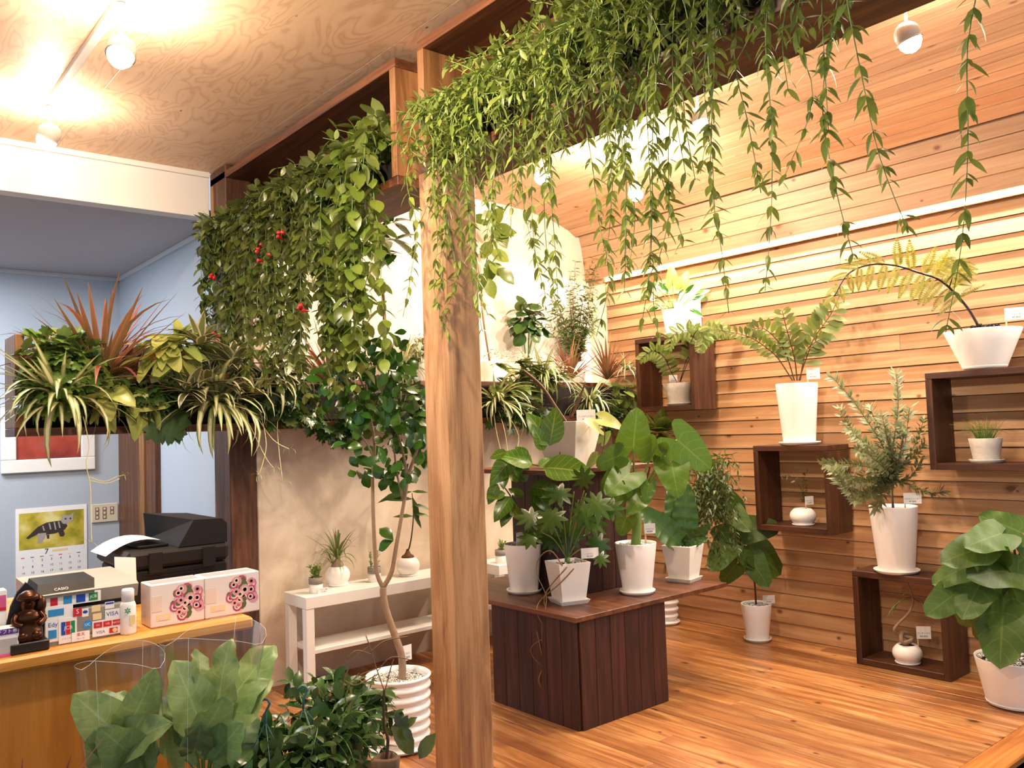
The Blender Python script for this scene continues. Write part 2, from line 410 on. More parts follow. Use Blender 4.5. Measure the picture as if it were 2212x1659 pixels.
# ------------------------------------------------------------------ back: plaster half wall, bright alcove above it
struct(box('wall_back', 2.024, XR+.1, YB, Y2+.1, -.02, 1.75, M_PLASTER, c=.004), 'beige trowelled plaster half wall')
V = [(2.024, Y2, 1.75), (5.12, Y2, 1.75), (5.12, Y2, 3.24), (2.024, Y2, 3.24)]
struct(link('wall_alcove', mesh('wall_alcove', V, [[0, 1, 2, 3]]), None, None, M_ALCOVE), 'cream plaster back of the lit alcove')
struct(box('wall_pier', XR-.002, XR+.1, YB, Y2, 1.75, 2.615, M_ALCOVE), 'cream plaster side of the alcove')

# ------------------------------------------------------------------ plywood ceiling, soffit and the blue back room
ce = struct(box('ceiling', -3.2, 2.12, -1.6, 5.1, 3.085, 3.2, M_BACK), 'flat ceiling of swirling plywood sheets')
YS = 5.016
xs = [-2.6, -1.7, -.79, .12, 1.03, 1.862, 2.1]
for a, b in zip(xs[:-1], xs[1:]):
    ys = [-1.6, .95, 2.77, 4.59, YS] if a < 1 else [-1.6, .4, 2.22, 4.04, YS]
    for c, d in zip(ys[:-1], ys[1:]): box('plywood_sheet', a+.0008, b-.0008, c+.0008, d-.0008, 3.06, 3.072, M_PLY, ce, c=.001)
struct(box('trim_3', 2.02, 2.06, -.6, Y2, 3.02, 3.24, M_BEAM), 'fascia between plywood ceiling and vault')
struct(box('wall_soffit', -3.2, XB, YS, YS+.1, 2.785, 3.075, M_WHITEW), 'white soffit above the back room')
struct(box('trim_4', -3.2, XB, YS-.018, YS, 3.028, 3.06, M_WHITEW), 'white cornice under the plywood ceiling')
struct(box('ceiling_rear', -3.2, 2.05, YS+.1, 7.4, 2.785, 2.86, M_BCEIL), 'blue-grey ceiling of the back room')
struct(box('wall_rear', -3.2, 2.05, 7.27, 7.36, -.17, 2.8, M_BLUE), 'grey-blue rear wall')
struct(box('wall_side', 1.95, 2.02, 5.02, 7.27, -.17, 2.8, M_BLUE), 'grey-blue side wall of the back room')
struct(box('trim_5', -3.2, 1.95, 7.245, 7.27, 2.755, 2.785, M_CORN), 'white cornice on the rear wall')
struct(box('trim_6', 1.925, 1.95, 5.02, 7.27, 2.755, 2.785, M_CORN), 'white cornice on the side wall')
M_DOOR = wood('door_walnut', '#351a09', '#5a3012', '#7a4820', axis=2, rough=.45, knots=0, var=.1, across=18, along=1.2)
dr = struct(box('door_1', 1.925, 1.95, 6.62, 7.24, -.16, 2.05, M_DOOR), 'dark brown wooden door in the side wall')
box('door_jamb', 1.9, 1.95, 6.5, 6.61, -.16, 2.12, M_BEAMZ, dr); box('door_casing', 1.91, 1.95, 6.27, 6.49, -.16, 2.12, M_DOOR, dr)
# added fill light without a visible fixture, brightens the back room
light('rear_fill_light', 'AREA', (.2, 6.2, 2.77), REAR, (.93, .96, 1), shape='RECTANGLE', size=1.2, size_y=.6, rot=(0, 0, 0))

# ------------------------------------------------------------------ posts
def post(label, x0, x1, y0, y1, z0, z1, m):
    p = struct(box('wooden_post', x0, x1, y0, y1, z0, z1, m, c=.006), label); return p
post('rough timber post carrying the hanging planter', XB, 2.024, 2.598, 2.76, -.02, 2.475, M_POST)
post('dark timber post at the end of the plaster wall', XB, 2.02, YB, 5.0, -.16, 3.05, M_POSTD)

# ------------------------------------------------------------------ the two hanging shelf boxes
def hang_box(label, y0, y1, near=True, far=True):
    r = thing('hanging_planter', label, 'planter', (1.99, (y0+y1)/2, 2.47), 'stained plank boxes hung under the ceiling')
    box('top_board', XB, 2.135, y0, y1, 2.968, 3.008, M_BEAM, r); box('bottom_board', XB, 2.135, y0, y1, 2.47, 2.508, M_BEAM, r)
    box('back_board', 2.11, 2.135, y0, y1, 2.509, 2.967, M_BEAM, r)
    if near: box('end_board', XB-.002, 2.109, y0, y0+.042, 2.509, 2.967, M_BEAMZ, r)
    if far: box('end_board', XB-.002, 2.109, y1-.042, y1, 2.509, 2.967, M_BEAMZ, r)
    box('soil', XB+.05, 2.108, y0+.043, y1-.043, 2.509, 2.62, M_DARK, r, c=.01)
    return r
hang_box('long stained hanging box over the counter end, behind the post', 2.91, 4.99)
hang_box('long stained hanging box in front of the post, top right', -.5, 2.742, near=True)

# ------------------------------------------------------------------ long planter on the half wall
PY0, PY1, PZ = 4.5, 4.75, 1.494
pl = thing('long_planter', 'long brown plank planter across the back, full of foliage', 'planter', (2.6, 4.6, PZ))
box('bottom_board', .745, XR-.01, PY0, PY1, PZ, PZ+.038, M_BEAMX, pl)
box('back_board', .745, 1.855, PY1-.025, PY1, PZ+.039, PZ+.46, M_BEAMX, pl); box('back_board', 2.03, XR-.01, PY1-.025, PY1, PZ+.039, PZ+.3, M_BEAMX, pl)
box('end_board', .745, .785, PY0-.003, PY1, PZ+.039, PZ+.48, M_BEAMZ, pl)
box('soil', .79, XR-.02, PY0+.06, PY1-.03, PZ+.04, PZ+.26, M_DARK, pl, c=.01)

# ------------------------------------------------------------------ wall cubes
def cube(label, y0, y1, z0, z1, x0=4.76, floor=False):
    r = thing('cube_shelf', label, 'shelf', ((x0+XR)/2, (y0+y1)/2, z0), 'dark open cube shelves')
    t = .036; xb = XR-.022
    box('top_board', x0, xb, y0, y1, z1-t, z1, M_CUBE, r); box('bottom_board', x0, xb, y0+t, y1-t, z0, z0+t, M_CUBE, r)
    for a, b in ((y0, y0+t), (y1-t, y1)): box('side_board', x0, xb, a, b, z0, z1-t-.001, M_CUBEZ, r)
    return r
cube('dark cube shelf fixed highest on the slat wall, beside the planter', 3.70, 4.235, 1.54, 2.085)
cube('dark cube shelf in the middle of the wall, under the cycad pot', 2.72, 3.25, .74, 1.285)
cube('dark cube shelf at the right edge, under the wide bowl', 1.575, 2.117, 1.145, 1.68)
cube('dark cube shelf standing on the floor by the slat wall', 2.075, 2.61, .001, .545)

# ------------------------------------------------------------------ display table of two tiers
tb = thing('display_table', 'two-tier dark stained display table in the middle of the floor', 'table', (3.3, 3.5, 0))
for k in range(6):
    a = 2.972+k*.108; box('panel', 2.832, 2.85, a+.001, a+.107, .001, .515, M_TAB, tb)
for k in range(6):
    a = 2.851+k*.1047; box('panel', a+.001, a+.1038, 2.962, 2.98, .001, .515, M_TAB, tb)
box('panel', 3.46, 3.478, 2.981, 3.62, .001, .515, M_TAB, tb)
box('panel', 2.851, 3.459, 3.6, 3.62, .001, .515, M_TAB, tb)
box('tabletop', 2.815, 4.005, 2.95, 4.12, .516, .54, M_TABT, tb)
for k in range(4):
    a = 3.32+k*.12; box('column_panel', 3.15, 3.168, a+.001, a+.119, .541, 1.2, M_TAB, tb)
for k in range(4):
    a = 3.169+k*.108; box('column_panel', a+.001, a+.107, 3.32, 3.338, .541, 1.2, M_TAB, tb)
box('column_panel', 3.582, 3.6, 3.34, 3.8, .541, 1.2, M_TAB, tb)
box('upper_tabletop', 2.98, 3.76, 3.24, 4.0, 1.201, 1.225, M_TABT, tb)
box('support_post', 3.9, 3.96, 4.02, 4.08, .001, .515, M_TAB, tb)

# ------------------------------------------------------------------ white benches
def bench(label, x0, x1):
    b = thing('white_bench', label, 'bench', ((x0+x1)/2, 4.55, 0), 'low white benches against the plaster wall')
    box('bench_top', x0, x1, 4.42, 4.70, .481, .547, M_WHITE, b)
    for a in (x0+.002, x1-.052):
        for c in (4.423, 4.647): box('leg', a, a+.05, c, c+.05, .001, .48, M_WHITE, b)
    box('lower_shelf', x0+.053, x1-.053, 4.43, 4.69, .225, .249, M_WHITE, b)
bench('white bench left of the timber post, carrying four small pots', 2.148, 3.3)
bench('white bench mostly hidden behind the display table', 3.534, 4.66)

# ------------------------------------------------------------------ track lights
M_BULB = plain('bulb_glass', '#fff4e0', .4, emit=('#ffe6bf', 60))
def spot(label, rail_z, p, aim, power, col=(1, .82, .64), up=0):
    t = thing('spotlight', label, 'spotlight', (p[0], p[1], rail_z), 'white globe track spotlights')
    P = Vector(p); aim = Vector(aim).normalized()
    V, F = lathe([(.018, 0), (.018, .03), (.012, .034)], 12); link('track_adapter', mesh('track_adapter', V, F, True), T((P.x, P.y, rail_z-.036)), t, M_LAMP)
    tube('stem', [(P.x, P.y, rail_z-.036), (P.x, P.y, P.z+.035)], .006, M_LAMP, t, 8)
    prof_ = [(.012, -.048)]+[(.05*math.sin(a), -.05*math.cos(a)) for a in [math.radians(20+12*i) for i in range(10)]]+[(.052, .03), (.045, .03), (.044, .0), (.02, -.02)]
    V, F = lathe(prof_, 24); link('housing', mesh('housing', V, F, True), frame(P, (aim.z, 0, -aim.x) if abs(aim.y) < .9 else (1, 0, 0), aim), t, M_LAMP)
    V, F = lathe([(.004, -.01), (.03, .0), (.044, .026), (.043, .046), (.03, .066), (.012, .076), (.003, .078)], 20)
    link('bulb', mesh('bulb', V, F, True), frame(P, (aim.z, 0, -aim.x) if abs(aim.y) < .9 else (1, 0, 0), aim), t, M_BULB)
    q = P+aim*.12
    so = light('spotlight_lamp', 'SPOT', q, power, col, shadow_soft_size=.035, spot_size=math.radians(150), spot_blend=.7)
    so.rotation_euler = (-aim).to_track_quat('Z', 'Y').to_euler()
    if up: light('spotlight_spill', 'POINT', P+Vector((0, 0, .085)), up, col, shadow_soft_size=.03)
    return t
rl = thing('lighting_track', 'white lighting track on the plywood ceiling', 'track', (.862, 3.4, 3.04))
box('rail', .845, .879, .4, 4.42, 3.034, 3.0595, M_LAMP, rl)
rl2 = thing('lighting_track', 'white lighting track under the pine vault', 'track', (3.4, 2.5, 3.16))
box('rail', 3.385, 3.417, .6, 4.2, 3.15, 3.172, M_LAMP, rl2)
spot('spotlight nearest on the plywood ceiling track, top left', 3.034, (.862, 3.15, 2.86), (-.25, -.35, -.9), LPOW, up=LUP)
spot('spotlight at the far end of the plywood ceiling track', 3.034, (.862, 4.33, 2.9), (-.3, .25, -.9), LPOW*.8, up=LUP)
spot('spotlight at the top right corner under the vault', 3.15, (3.4, 1.5, 2.985), (.25, -.2, -.95), RPOW, up=RUP)
spot('spotlight in the middle of the vault track, seen through vines', 3.15, (3.4, 2.545, 2.965), (.05, -.25, -.95), RPOW, up=RUP)
spot('spotlight low in the vines next to the timber post', 3.15, (3.4, 3.70, 2.98), (-.5, -.2, -.8), RPOW, up=RUP*5)
spot('spotlight over the right half of the alcove, behind vines', 3.17, (4.0, 3.49, 2.92), (-.4, -.2, -.8), RPOW, up=RUP*4.5)
spot('added out-of-frame spotlight on the plywood ceiling track, lighting post and ceiling', 3.034, (.862, 2.05, 2.86), (.6, .2, -.75), LPOW*1.25, up=LUP*1.3)  # extra lamp added out of view to brighten the post side and plywood
# ------------------------------------------------------------------ foliage library: leaf templates are 1 long, scaled where they are placed
def leaf_mesh(name, mat, wf, nl=5, nw=1, fold=.25, bend=.25, heart=0, wave=0, wk=10):
    V, F, UVs = [], [], []
    for i in range(nl+1):
        v = i/nl; w = max(wf(v), .004)
        for j in range(-nw, nw+1):
            u = j/nw; y = v-heart*math.sin(PI*abs(u)*.78)*(1-v)**3
            z = -bend*v*v+fold*abs(u)*w*(1-.3*v)+wave*math.sin(v*wk+abs(u)*2)*abs(u)
            V.append((u*w, y, z)); UVs.append((u*.5+.5, v))
    c = 2*nw+1
    for i in range(nl):
        for j in range(2*nw): F.append([i*c+j, i*c+j+1, (i+1)*c+j+1, (i+1)*c+j])
    return mesh(name, V, F, True, [mat], uv=UVs)
def strap_mesh(name, mat, bend, w, nl=7, fold=.25, tip=.0, base=.75):
    V, F, UVs = [], [], []
    y = z = 0.0; a = 0.0
    for i in range(nl+1):
        v = i/nl; ww = max(w*(base+(1-base)*min(1, v*3))*(1-v**3.2), .0015)
        for j in (-1, 0, 1):
            nz = fold*abs(j)*ww
            V.append((j*ww, y+math.sin(a)*nz, z+math.cos(a)*nz)); UVs.append((j*.5+.5, v))
        a = bend*((i+1)/nl)**1.3; y += math.cos(a)/nl; z -= math.sin(a)/nl
    for i in range(nl):
        for j in (0, 1): F.append([i*3+j, i*3+j+1, i*3+j+4, i*3+j+3])
    return mesh(name, V, F, True, [mat], uv=UVs)
def lobed_mesh(name, mat, lobes, deep, r0, cup=.2, sharp=1.0, n=None):
    n = n or lobes*4; V, F, U = [(0, .45, .02)], [], [(.5, .45)]
    for i in range(n):
        th = -PI+2*PI*i/n; q = (.5+.5*math.cos(lobes*th))**sharp; r = r0*(1-deep*(1-q))*(1-.18*(abs(th)/PI)**2)
        x, y = r*.95*math.sin(th), .45+r*math.cos(th)*1.05
        V.append((x, y, -cup*r*r-.12*y*y)); U.append((.5+x, y))
    F = [[0, 1+(i+1) % n, 1+i] for i in range(n)]
    return mesh(name, V, F, True, [mat], uv=U)
def pinna_mesh(name, mat, n=11, L=.34, w=.07, tipk=.75, droop=.25):
    """a feather: rachis with paired leaflets"""
    V, F, UVs = [], [], []
    def quad(p, d, s, l, ww):
        b = len(V)
        for (t, q) in ((0, 0), (.45, -1), (1, 0), (.45, 1)):
            c = p+d*(l*t)+s*(ww*q); V.append((c.x, c.y, c.z)); UVs.append((q*.5+.5, t))
        F.append([b, b+1, b+2, b+3])
    def pt(v): return Vector((0, v, -droop*v*v))
    for i in range(n):
        v = .06+.92*i/n; l = L*(math.sin(PI*(.12+.86*v)**.8)*.9+.12)*(1 if v < tipk else .8)
        for sgn in (-1, 1):
            d = Vector((sgn, .55, -.22)).normalized(); quad(pt(v), d, Vector((-.45*sgn, 1, 0)).normalized(), l, w)
    quad(pt(.9), Vector((0, 1, -.4)).normalized(), Vector((1, 0, 0)), .12, w*.8)
    for i in range(4):
        a, b2 = pt(i/4), pt((i+1)/4); k = len(V)
        for q in (a, b2):
            for s in (-.008, .008): V.append((q.x+s, q.y, q.z+.002)); UVs.append((.5, .5))
        F.append([k, k+1, k+3, k+2])
    return mesh(name, V, F, False, [mat], uv=UVs)
W_LANCE = lambda v: .155*math.sin(PI*v**.8)
W_NARROW = lambda v: .12*math.sin(PI*v**.85)
W_OVATE = lambda v: .30*math.sin(PI*v**.72)**.85
W_ELL = lambda v: .27*math.sin(PI*v)**.7
W_ROUND = lambda v: .46*math.sin(PI*min(max(v, 0), 1))**.55
W_OBOV = lambda v: .34*math.sin(PI*v**1.45)**.75
W_HEART = lambda v: .45*(1-v)**.42*(.55+.45*min(1, (v+.02)*5))*(1-.25*v) if v < 1 else 0
W_LOBE = lambda v: .44*(1-v)**.5*(.5+.5*abs(math.sin(v*PI*3.2+.6))) if v < 1 else 0
W_SELL = lambda v: .5*(1-v)**.5*(.34+.66*abs(math.sin(v*PI*3.5+.9))**.7) if v < 1 else 0

W_BROAD = lambda v: .52*(1-v)**.5*(.84+.16*min(1, v*4)) if v < 1 else 0
G = {}
def species(key, mat, wf, sizes=((.2, .2), (.28, .35), (.1, .1)), **kw):
    G[key] = [leaf_mesh(key+'_leaf', mat, wf, fold=a, bend=b, **kw) for a, b in sizes]
def straps(key, mat, w, bends=(.3, .9, 1.6, 2.3), **kw):
    G[key] = [strap_mesh(key+'_blade', mat, b, w, **kw) for b in bends]
L_VINE = leafmat('leaf_vine', '#6c8a30', '#97b055', '#9cb058', vf=.35, rough=.42, var=.7, side=0, trans=.3)
L_LIP = leafmat('leaf_lipstick', '#3d5322', '#6c7c3c', '#65762f', vf=.3, rough=.3, var=.8, side=0, trans=.15, hue=.05)
L_HOYA = leafmat('leaf_hoya', '#55752a', '#8fa550', '#84a040', vf=.4, rough=.3, var=.6, side=0, trans=.2)
L_FIC = leafmat('leaf_round_fig', '#245a1a', '#5f8a3a', '#3b7424', vf=.35, rough=.22, var=.5, side=0, trans=.12)
L_ALT = leafmat('leaf_rubber', '#3f7a1e', '#b9c873', '#6b9430', vf=.8, rough=.25, var=.5, side=7, trans=.2)
L_ALO = leafmat('leaf_alocasia', '#47771e', '#7da844', '#648e30', vf=.6, rough=.3, var=.35, side=6, trans=.25)
L_SEL = leafmat('leaf_selloum', '#2f5a1c', '#4f7a34', '#456f28', vf=.5, rough=.28, var=.5, side=5, trans=.15)
L_UMB = leafmat('leaf_umbrella_fig', '#43701e', '#8aa54c', '#648a30', vf=.55, rough=.45, var=.4, side=6, trans=.25)
L_IVY = leafmat('leaf_ivy', '#4f8030', '#9db868', '#86a850', vf=.45, rough=.3, var=.7, side=4, trans=.18)
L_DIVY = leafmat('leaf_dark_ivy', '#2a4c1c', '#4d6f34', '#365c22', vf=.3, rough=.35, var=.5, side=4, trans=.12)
L_SYN = leafmat('leaf_syngonium', '#b4cc60', '#d4e08c', '#d6e084', vf=.5, rough=.36, var=.35, side=5, trans=.25)
L_POT = leafmat('leaf_pothos', '#6f9440', '#9db665', '#a5b868', vf=.4, rough=.33, var=.45, side=5, trans=.2)
L_PEP = leafmat('leaf_peperomia', '#35602a', '#5f8548', '#4f7a38', vf=.4, rough=.22, var=.5, side=0, trans=.1)
L_SPI = leafmat('leaf_spider', '#7c9f44', None, '#93b455', rough=.4, var=.2, stripe='#fbf6c8', trans=.25)
L_BRO = leafmat('leaf_bromeliad', '#4a5628', None, '#5f6a36', rough=.4, var=.25, edge='#fff2cc', edge_w=.72, trans=.15)
L_COR = leafmat('leaf_cordyline', '#8a4a32', None, '#a86a4a', rough=.4, var=.6, edge='#b87a58', trans=.2, hue=.02)
L_GRS = leafmat('leaf_grass', '#5f7a34', None, '#86984a', rough=.45, var=.4, trans=.2)
L_ZAM = leafmat('leaf_cycad', '#5f7426', '#8b9a44', '#7e8c36', vf=.3, rough=.5, var=.5, side=0, trans=.2)
L_FRN = leafmat('leaf_fern', '#5c8028', None, '#8a9c3c', rough=.5, var=.4, trans=.3)
L_TFN = leafmat('leaf_tree_fern', '#8a8c2c', None, '#a89c3e', rough=.5, var=.4, trans=.35)
L_SIL = leafmat('leaf_silver_shrub', '#7d8c56', None, '#a8b282', rough=.55, var=.25, trans=.15)
L_SUC = leafmat('leaf_succulent', '#6a8f34', None, '#8fab52', rough=.35, var=.3, trans=.08)
L_BUSH = leafmat('leaf_fine_bush', '#35571c', '#5f7d36', '#4f7228', vf=.3, rough=.4, var=.6, side=0, trans=.15)
L_VAR = leafmat('leaf_variegated_fig', '#5b7a38', None, '#7c9450', rough=.35, var=.4, edge='#e3dca4', edge_w=.62, trans=.15)
L_WRAP = leafmat('leaf_broad_pale', '#74a04c', '#bcd3a0', '#a8c890', vf=.55, rough=.4, var=.35, side=6, trans=.25)
L_HAN = leafmat('leaf_dischidia', '#2a5222', '#5f8a48', '#437032', vf=.35, rough=.28, var=.8, side=0, trans=.12)
M_STEMG = plain('stem_green', '#6f8a3c', .5, var=.3); M_STEMB = plain('stem_brown', '#5a3c20', .7, var=.3); M_STEMR = plain('stem_tan', '#8c6a3c', .6)
M_BARK = plain('bark_grey', '#a38a70', .8, noise=.5, nscale=60, bump=.6); M_RACH = plain('rachis_dark', '#2e1a10', .5)
M_STOL = plain('stolon_cream', '#dcd49a', .5); M_RED = plain('flower_red', '#c01c22', .45); M_WFL = plain('flower_white', '#f0ecd8', .5)
species('vine', L_VINE, W_LANCE, nl=4); species('lip', L_LIP, W_ELL, nl=4); species('hoya', L_HOYA, lambda v: .31*math.sin(PI*v)**.7, nl=5)
species('fic', L_FIC, W_OBOV, nl=5); species('alt', L_ALT, W_OVATE, nl=8, nw=2, wave=.01)
species('alo', L_ALO, W_BROAD, sizes=((.05, .1), (.1, .22), (.02, .16)), nl=12, nw=4, heart=.36, wave=.02, wk=16); G['sel'] = [lobed_mesh('selloum_leaf', L_SEL, 9, .5, .52, cup=c, sharp=.9) for c in (.1, .25)]
species('umb', L_UMB, wf=lambda v: .46*(1-v)**.36*(.7+.3*min(1, v*6))*(1-.12*v) if v < 1 else 0, nl=10, nw=3, heart=.34, wave=.03, wk=13, sizes=((.05, .1), (.1, .25), (.02, .18)))
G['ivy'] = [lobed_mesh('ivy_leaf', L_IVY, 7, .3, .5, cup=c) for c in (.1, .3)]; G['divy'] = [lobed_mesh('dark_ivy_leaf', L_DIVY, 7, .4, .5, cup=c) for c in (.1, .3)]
species('syn', L_SYN, W_HEART, nl=7, nw=2, heart=.35); species('pot', L_POT, W_HEART, nl=7, nw=2, heart=.25); species('pep', L_PEP, W_ROUND, nl=6, nw=2)
species('zam', L_ZAM, lambda v: .2*math.sin(PI*v**1.25)**.75, sizes=((.1, .1), (.15, .25)), nl=5); species('bush', L_BUSH, W_LANCE, nl=3); species('nar', L_BUSH, W_NARROW, sizes=((.1, .5), (.1, .2)), nl=3)
species('var', L_VAR, W_OVATE, nl=4); species('suc', L_SUC, lambda v: .17*math.sin(PI*v**1.1)**.6, sizes=((.5, -.1), (.5, .1)), nl=4)
species('wrap', L_WRAP, lambda v: .44*(1-v)**.4*(.6+.4*min(1, v*4)) if v < 1 else 0, nl=10, nw=3, heart=.2, wave=.05, wk=15)
species('han', L_HAN, W_ELL, nl=4); species('crk', L_SEL, lambda v: .2*math.sin(PI*(.08+.9*v)**.8)**.7, nl=18, nw=2, wave=.035, wk=40)
species('pin4', L_FRN, W_NARROW, nl=3); species('sch', L_FIC, lambda v: .2*math.sin(PI*v**.9)**.8, nl=4)
straps('spi', L_SPI, .04); straps('bro', L_BRO, .15, (.2, .7, 1.1), base=.6); straps('cor', L_COR, .03, (.05, .25, .6, 1.1)); straps('grs', L_GRS, .02, (.4, 1.0, 1.7, 2.3))
straps('pony', L_GRS, .028, (.3, .8, 1.3, 1.9)); straps('spig', L_GRS, .04, (.5, 1.2, 1.9))
G['pinna'] = [pinna_mesh('fern_pinna', L_FRN)]; G['tpinna'] = [pinna_mesh('tree_fern_pinna', L_TFN, n=14, L=.24, w=.045, droop=.5)]

LEAVES = {}          # root name -> [(name, mesh, matrix, parent)], made into objects at the end
def leaf(name, me, M, parent):
    r = parent
    while r.parent: r = r.parent
    LEAVES.setdefault(r.name, []).append((name, me, M, parent))
def put(parent, key, p, d, n=None, s=.05, roll=0, name='leaf'):
    leaf(name, R.choice(G[key]), frame(p, d, n, s, roll), parent)
def lp(parent, key, x0, y0, x1, y1, D, dD=0, s=None, roll=0, lean=.7, idx=None):
    """leaf from its base to its tip, seen at two pixels, at depth D (tip D+dD)"""
    a, b = atD(x0, y0, D), atD(x1, y1, D+dD); d = b-a
    n = (CAM-a).normalized()+Vector((0, 0, lean))
    leaf('leaf', G[key][idx] if idx is not None else R.choice(G[key]), frame(a, d, n, s or d.length, roll), parent)
def strand(parent, pts, key, step, size, mat=None, r=.0022, n=4, out=.9, fall=.15, name='strand', smin=.6, pair=True):
    P = spline(pts, n); st = tube(name, P, taper(len(P), r, r*.5), mat or M_STEMG, parent, 4)
    acc = 0; ang = R.random()*6.28; L = sum((b-a).length for a, b in zip(P[:-1], P[1:])); done = 0
    for a, b in zip(P[:-1], P[1:]):
        l = (b-a).length; t = (b-a)/max(l, 1e-6); acc += l; done += l
        while acc > step:
            acc -= step; q = a.lerp(b, R.random()); ang += 1.57 if pair else 2.4
            x = t.cross(Vector((.2, .3, 1)).normalized() if abs(t.z) < .95 else Vector((1, 0, 0))).normalized(); y = t.cross(x)
            for k in ((0, PI) if pair else (0,)):
                sd = math.cos(ang+k)*x+math.sin(ang+k)*y
                d = sd*out+t*.45+Vector((0, 0, -fall))+rv(.25)
                nn = Vector((0, 0, 1))*.8-sd*.1+t*-.5+rv(.3)
                put(st, key, q, d, nn, size*R.uniform(smin, 1.1)*(1-.45*max(0, done/L-.75)*2))
    return st
def rosette(parent, key, c, n, L, el=(20, 85), lvar=.35, az=(0, 360), name='blade', rad=.01, upb=0):
    for i in range(n):
        a = math.radians(R.uniform(*az)); e = math.radians(R.uniform(*el))
        d = Vector((math.cos(a)*math.cos(e), math.sin(a)*math.cos(e), math.sin(e)))
        ms = G[key]; k = ms[min(len(ms)-1, int(R.random()*len(ms)))]
        leaf(name, k, frame(Vector(c)+Vector((d.x, d.y, 0))*rad, d, (0, 0, 1), L*R.uniform(1-lvar, 1.05)), parent)
def clump(parent, key, c, rad, n, size, face=None, up=.35, stems=True, mat=None, shell=.55, origin=None):
    """leaves over an ellipsoid, each looking outward, on thin stalks from the middle"""
    c = Vector(c); V, F = [], []; o = Vector(origin) if origin is not None else c-Vector((0, 0, rad[2]*.8))
    for i in range(n):
        while True:
            q = rv(1)
            if .05 < q.length < 1: break
        q = q.normalized()*(shell+(1-shell)*R.random())
        if face is not None and q.dot(Vector(face)) < -.15: q = -q
        p = c+Vector((q.x*rad[0], q.y*rad[1], q.z*rad[2]))
        d = q*.8+Vector((0, 0, -.35))+rv(.5); nn = q+Vector((0, 0, up))+rv(.3)
        put(parent, key, p, d, nn, size*R.uniform(.65, 1.15))
        if stems and i % 2 == 0: tubedata([p-o, (p-o)*.5+rv(.01)*1, Vector((0, 0, 0))], .0016, 3, V, F)
    if V: link('stalks', mesh('stalks', V, F, True), T(o), parent, mat or M_STEMG)

# ------------------------------------------------------------------ pots
M_POTW = plain('pot_white', '#f6f1ea', .32, var=.06, noise=.05, nscale=14); M_POTM = plain('pot_matt_white', '#eee6da', .6, noise=.08, nscale=18)
M_POTG = plain('pot_grey', '#b9b3a8', .7, noise=.15, nscale=25); M_POTR = plain('pot_rough_white', '#e2d9cb', .85, noise=.25, nscale=40, bump=.8)
M_POTC = plain('pot_cement', '#8f887c', .85, noise=.3, nscale=60, bump=.4)
M_SOIL = plain('soil', '#24150c', .95, noise=.5, nscale=120, bump=.8); M_PEB = plain('pebbles_white', '#f6f0e6', .6, noise=.08, nscale=60)
M_CARD = plain('card_white', '#f4f1ec', .6); M_INK = plain('ink_black', '#2a2a2a', .6); M_STAKE = plain('stake_wood', '#d9b98c', .7)
def pebbles(parent, c, r, n=38, s=.012, m=None):
    V, F = [], []
    for i in range(n):
        a, q = R.random()*6.28, math.sqrt(R.random())*r*.92; k = s*R.uniform(.6, 1.15); b = len(V)
        v, f = cboxdata(-k, k, -k*.8, k*.8, -k*.6, k*.6, k*.42); rot = Matrix.Rotation(R.random()*6, 3, (R.random(), R.random(), 1))
        o = Vector((q*math.cos(a), q*math.sin(a), R.uniform(0, .006)))
        V += [rot @ Vector(x)+o for x in v]; F += [[b+i_ for i_ in ff] for ff in f]
    o = link('pebbles', mesh('pebbles', V, F, True), T(c), parent, m or M_PEB); o['kind'] = 'stuff'; return o
def round_pot(parent, p, rb, rt, h, mat, saucer=0, fill='peb', rim=.006, seg=36, ridges=0):
    p = Vector(p); z0 = 0
    if saucer:
        V, F = lathe([(saucer*.86, 0), (saucer, .016), (saucer, .02), (saucer*.93, .02), (saucer*.86, .006)], seg); link('saucer', mesh('saucer', V, F, True), T(p), parent, mat); z0 = .007
    pr = [(rb, z0)]
    if ridges:
        for i in range(ridges*8+1):
            t = i/(ridges*8); pr.append((rb+(rt-rb)*t+.006*math.cos(2*PI*ridges*t), z0+.004+(h-.01)*t))
    else: pr += [(rb+(rt-rb)*t, z0+h*t) for t in (.01, .33, .66, .985)]
    pr += [(rt-.0015, z0+h), (rt-rim, z0+h), (rt-rim*1.6, z0+h*.93), (rt*.9, z0+h*.86)]
    V, F = lathe(pr, seg); link('pot', mesh('pot', V, F, True), T(p), parent, mat)
    zt = z0+h*.9; V, F = lathe([(rt-rim*2.2, -.004), (rt-rim*2.2, 0)], seg); link('soil', mesh('soil', V, F), T((p.x, p.y, p.z+zt)), parent, M_SOIL)
    if fill == 'peb': pebbles(parent, (p.x, p.y, p.z+zt+.004), rt-rim*2, n=int(30+rt*400), s=.009+rt*.03)
    return Vector((p.x, p.y, p.z+zt))
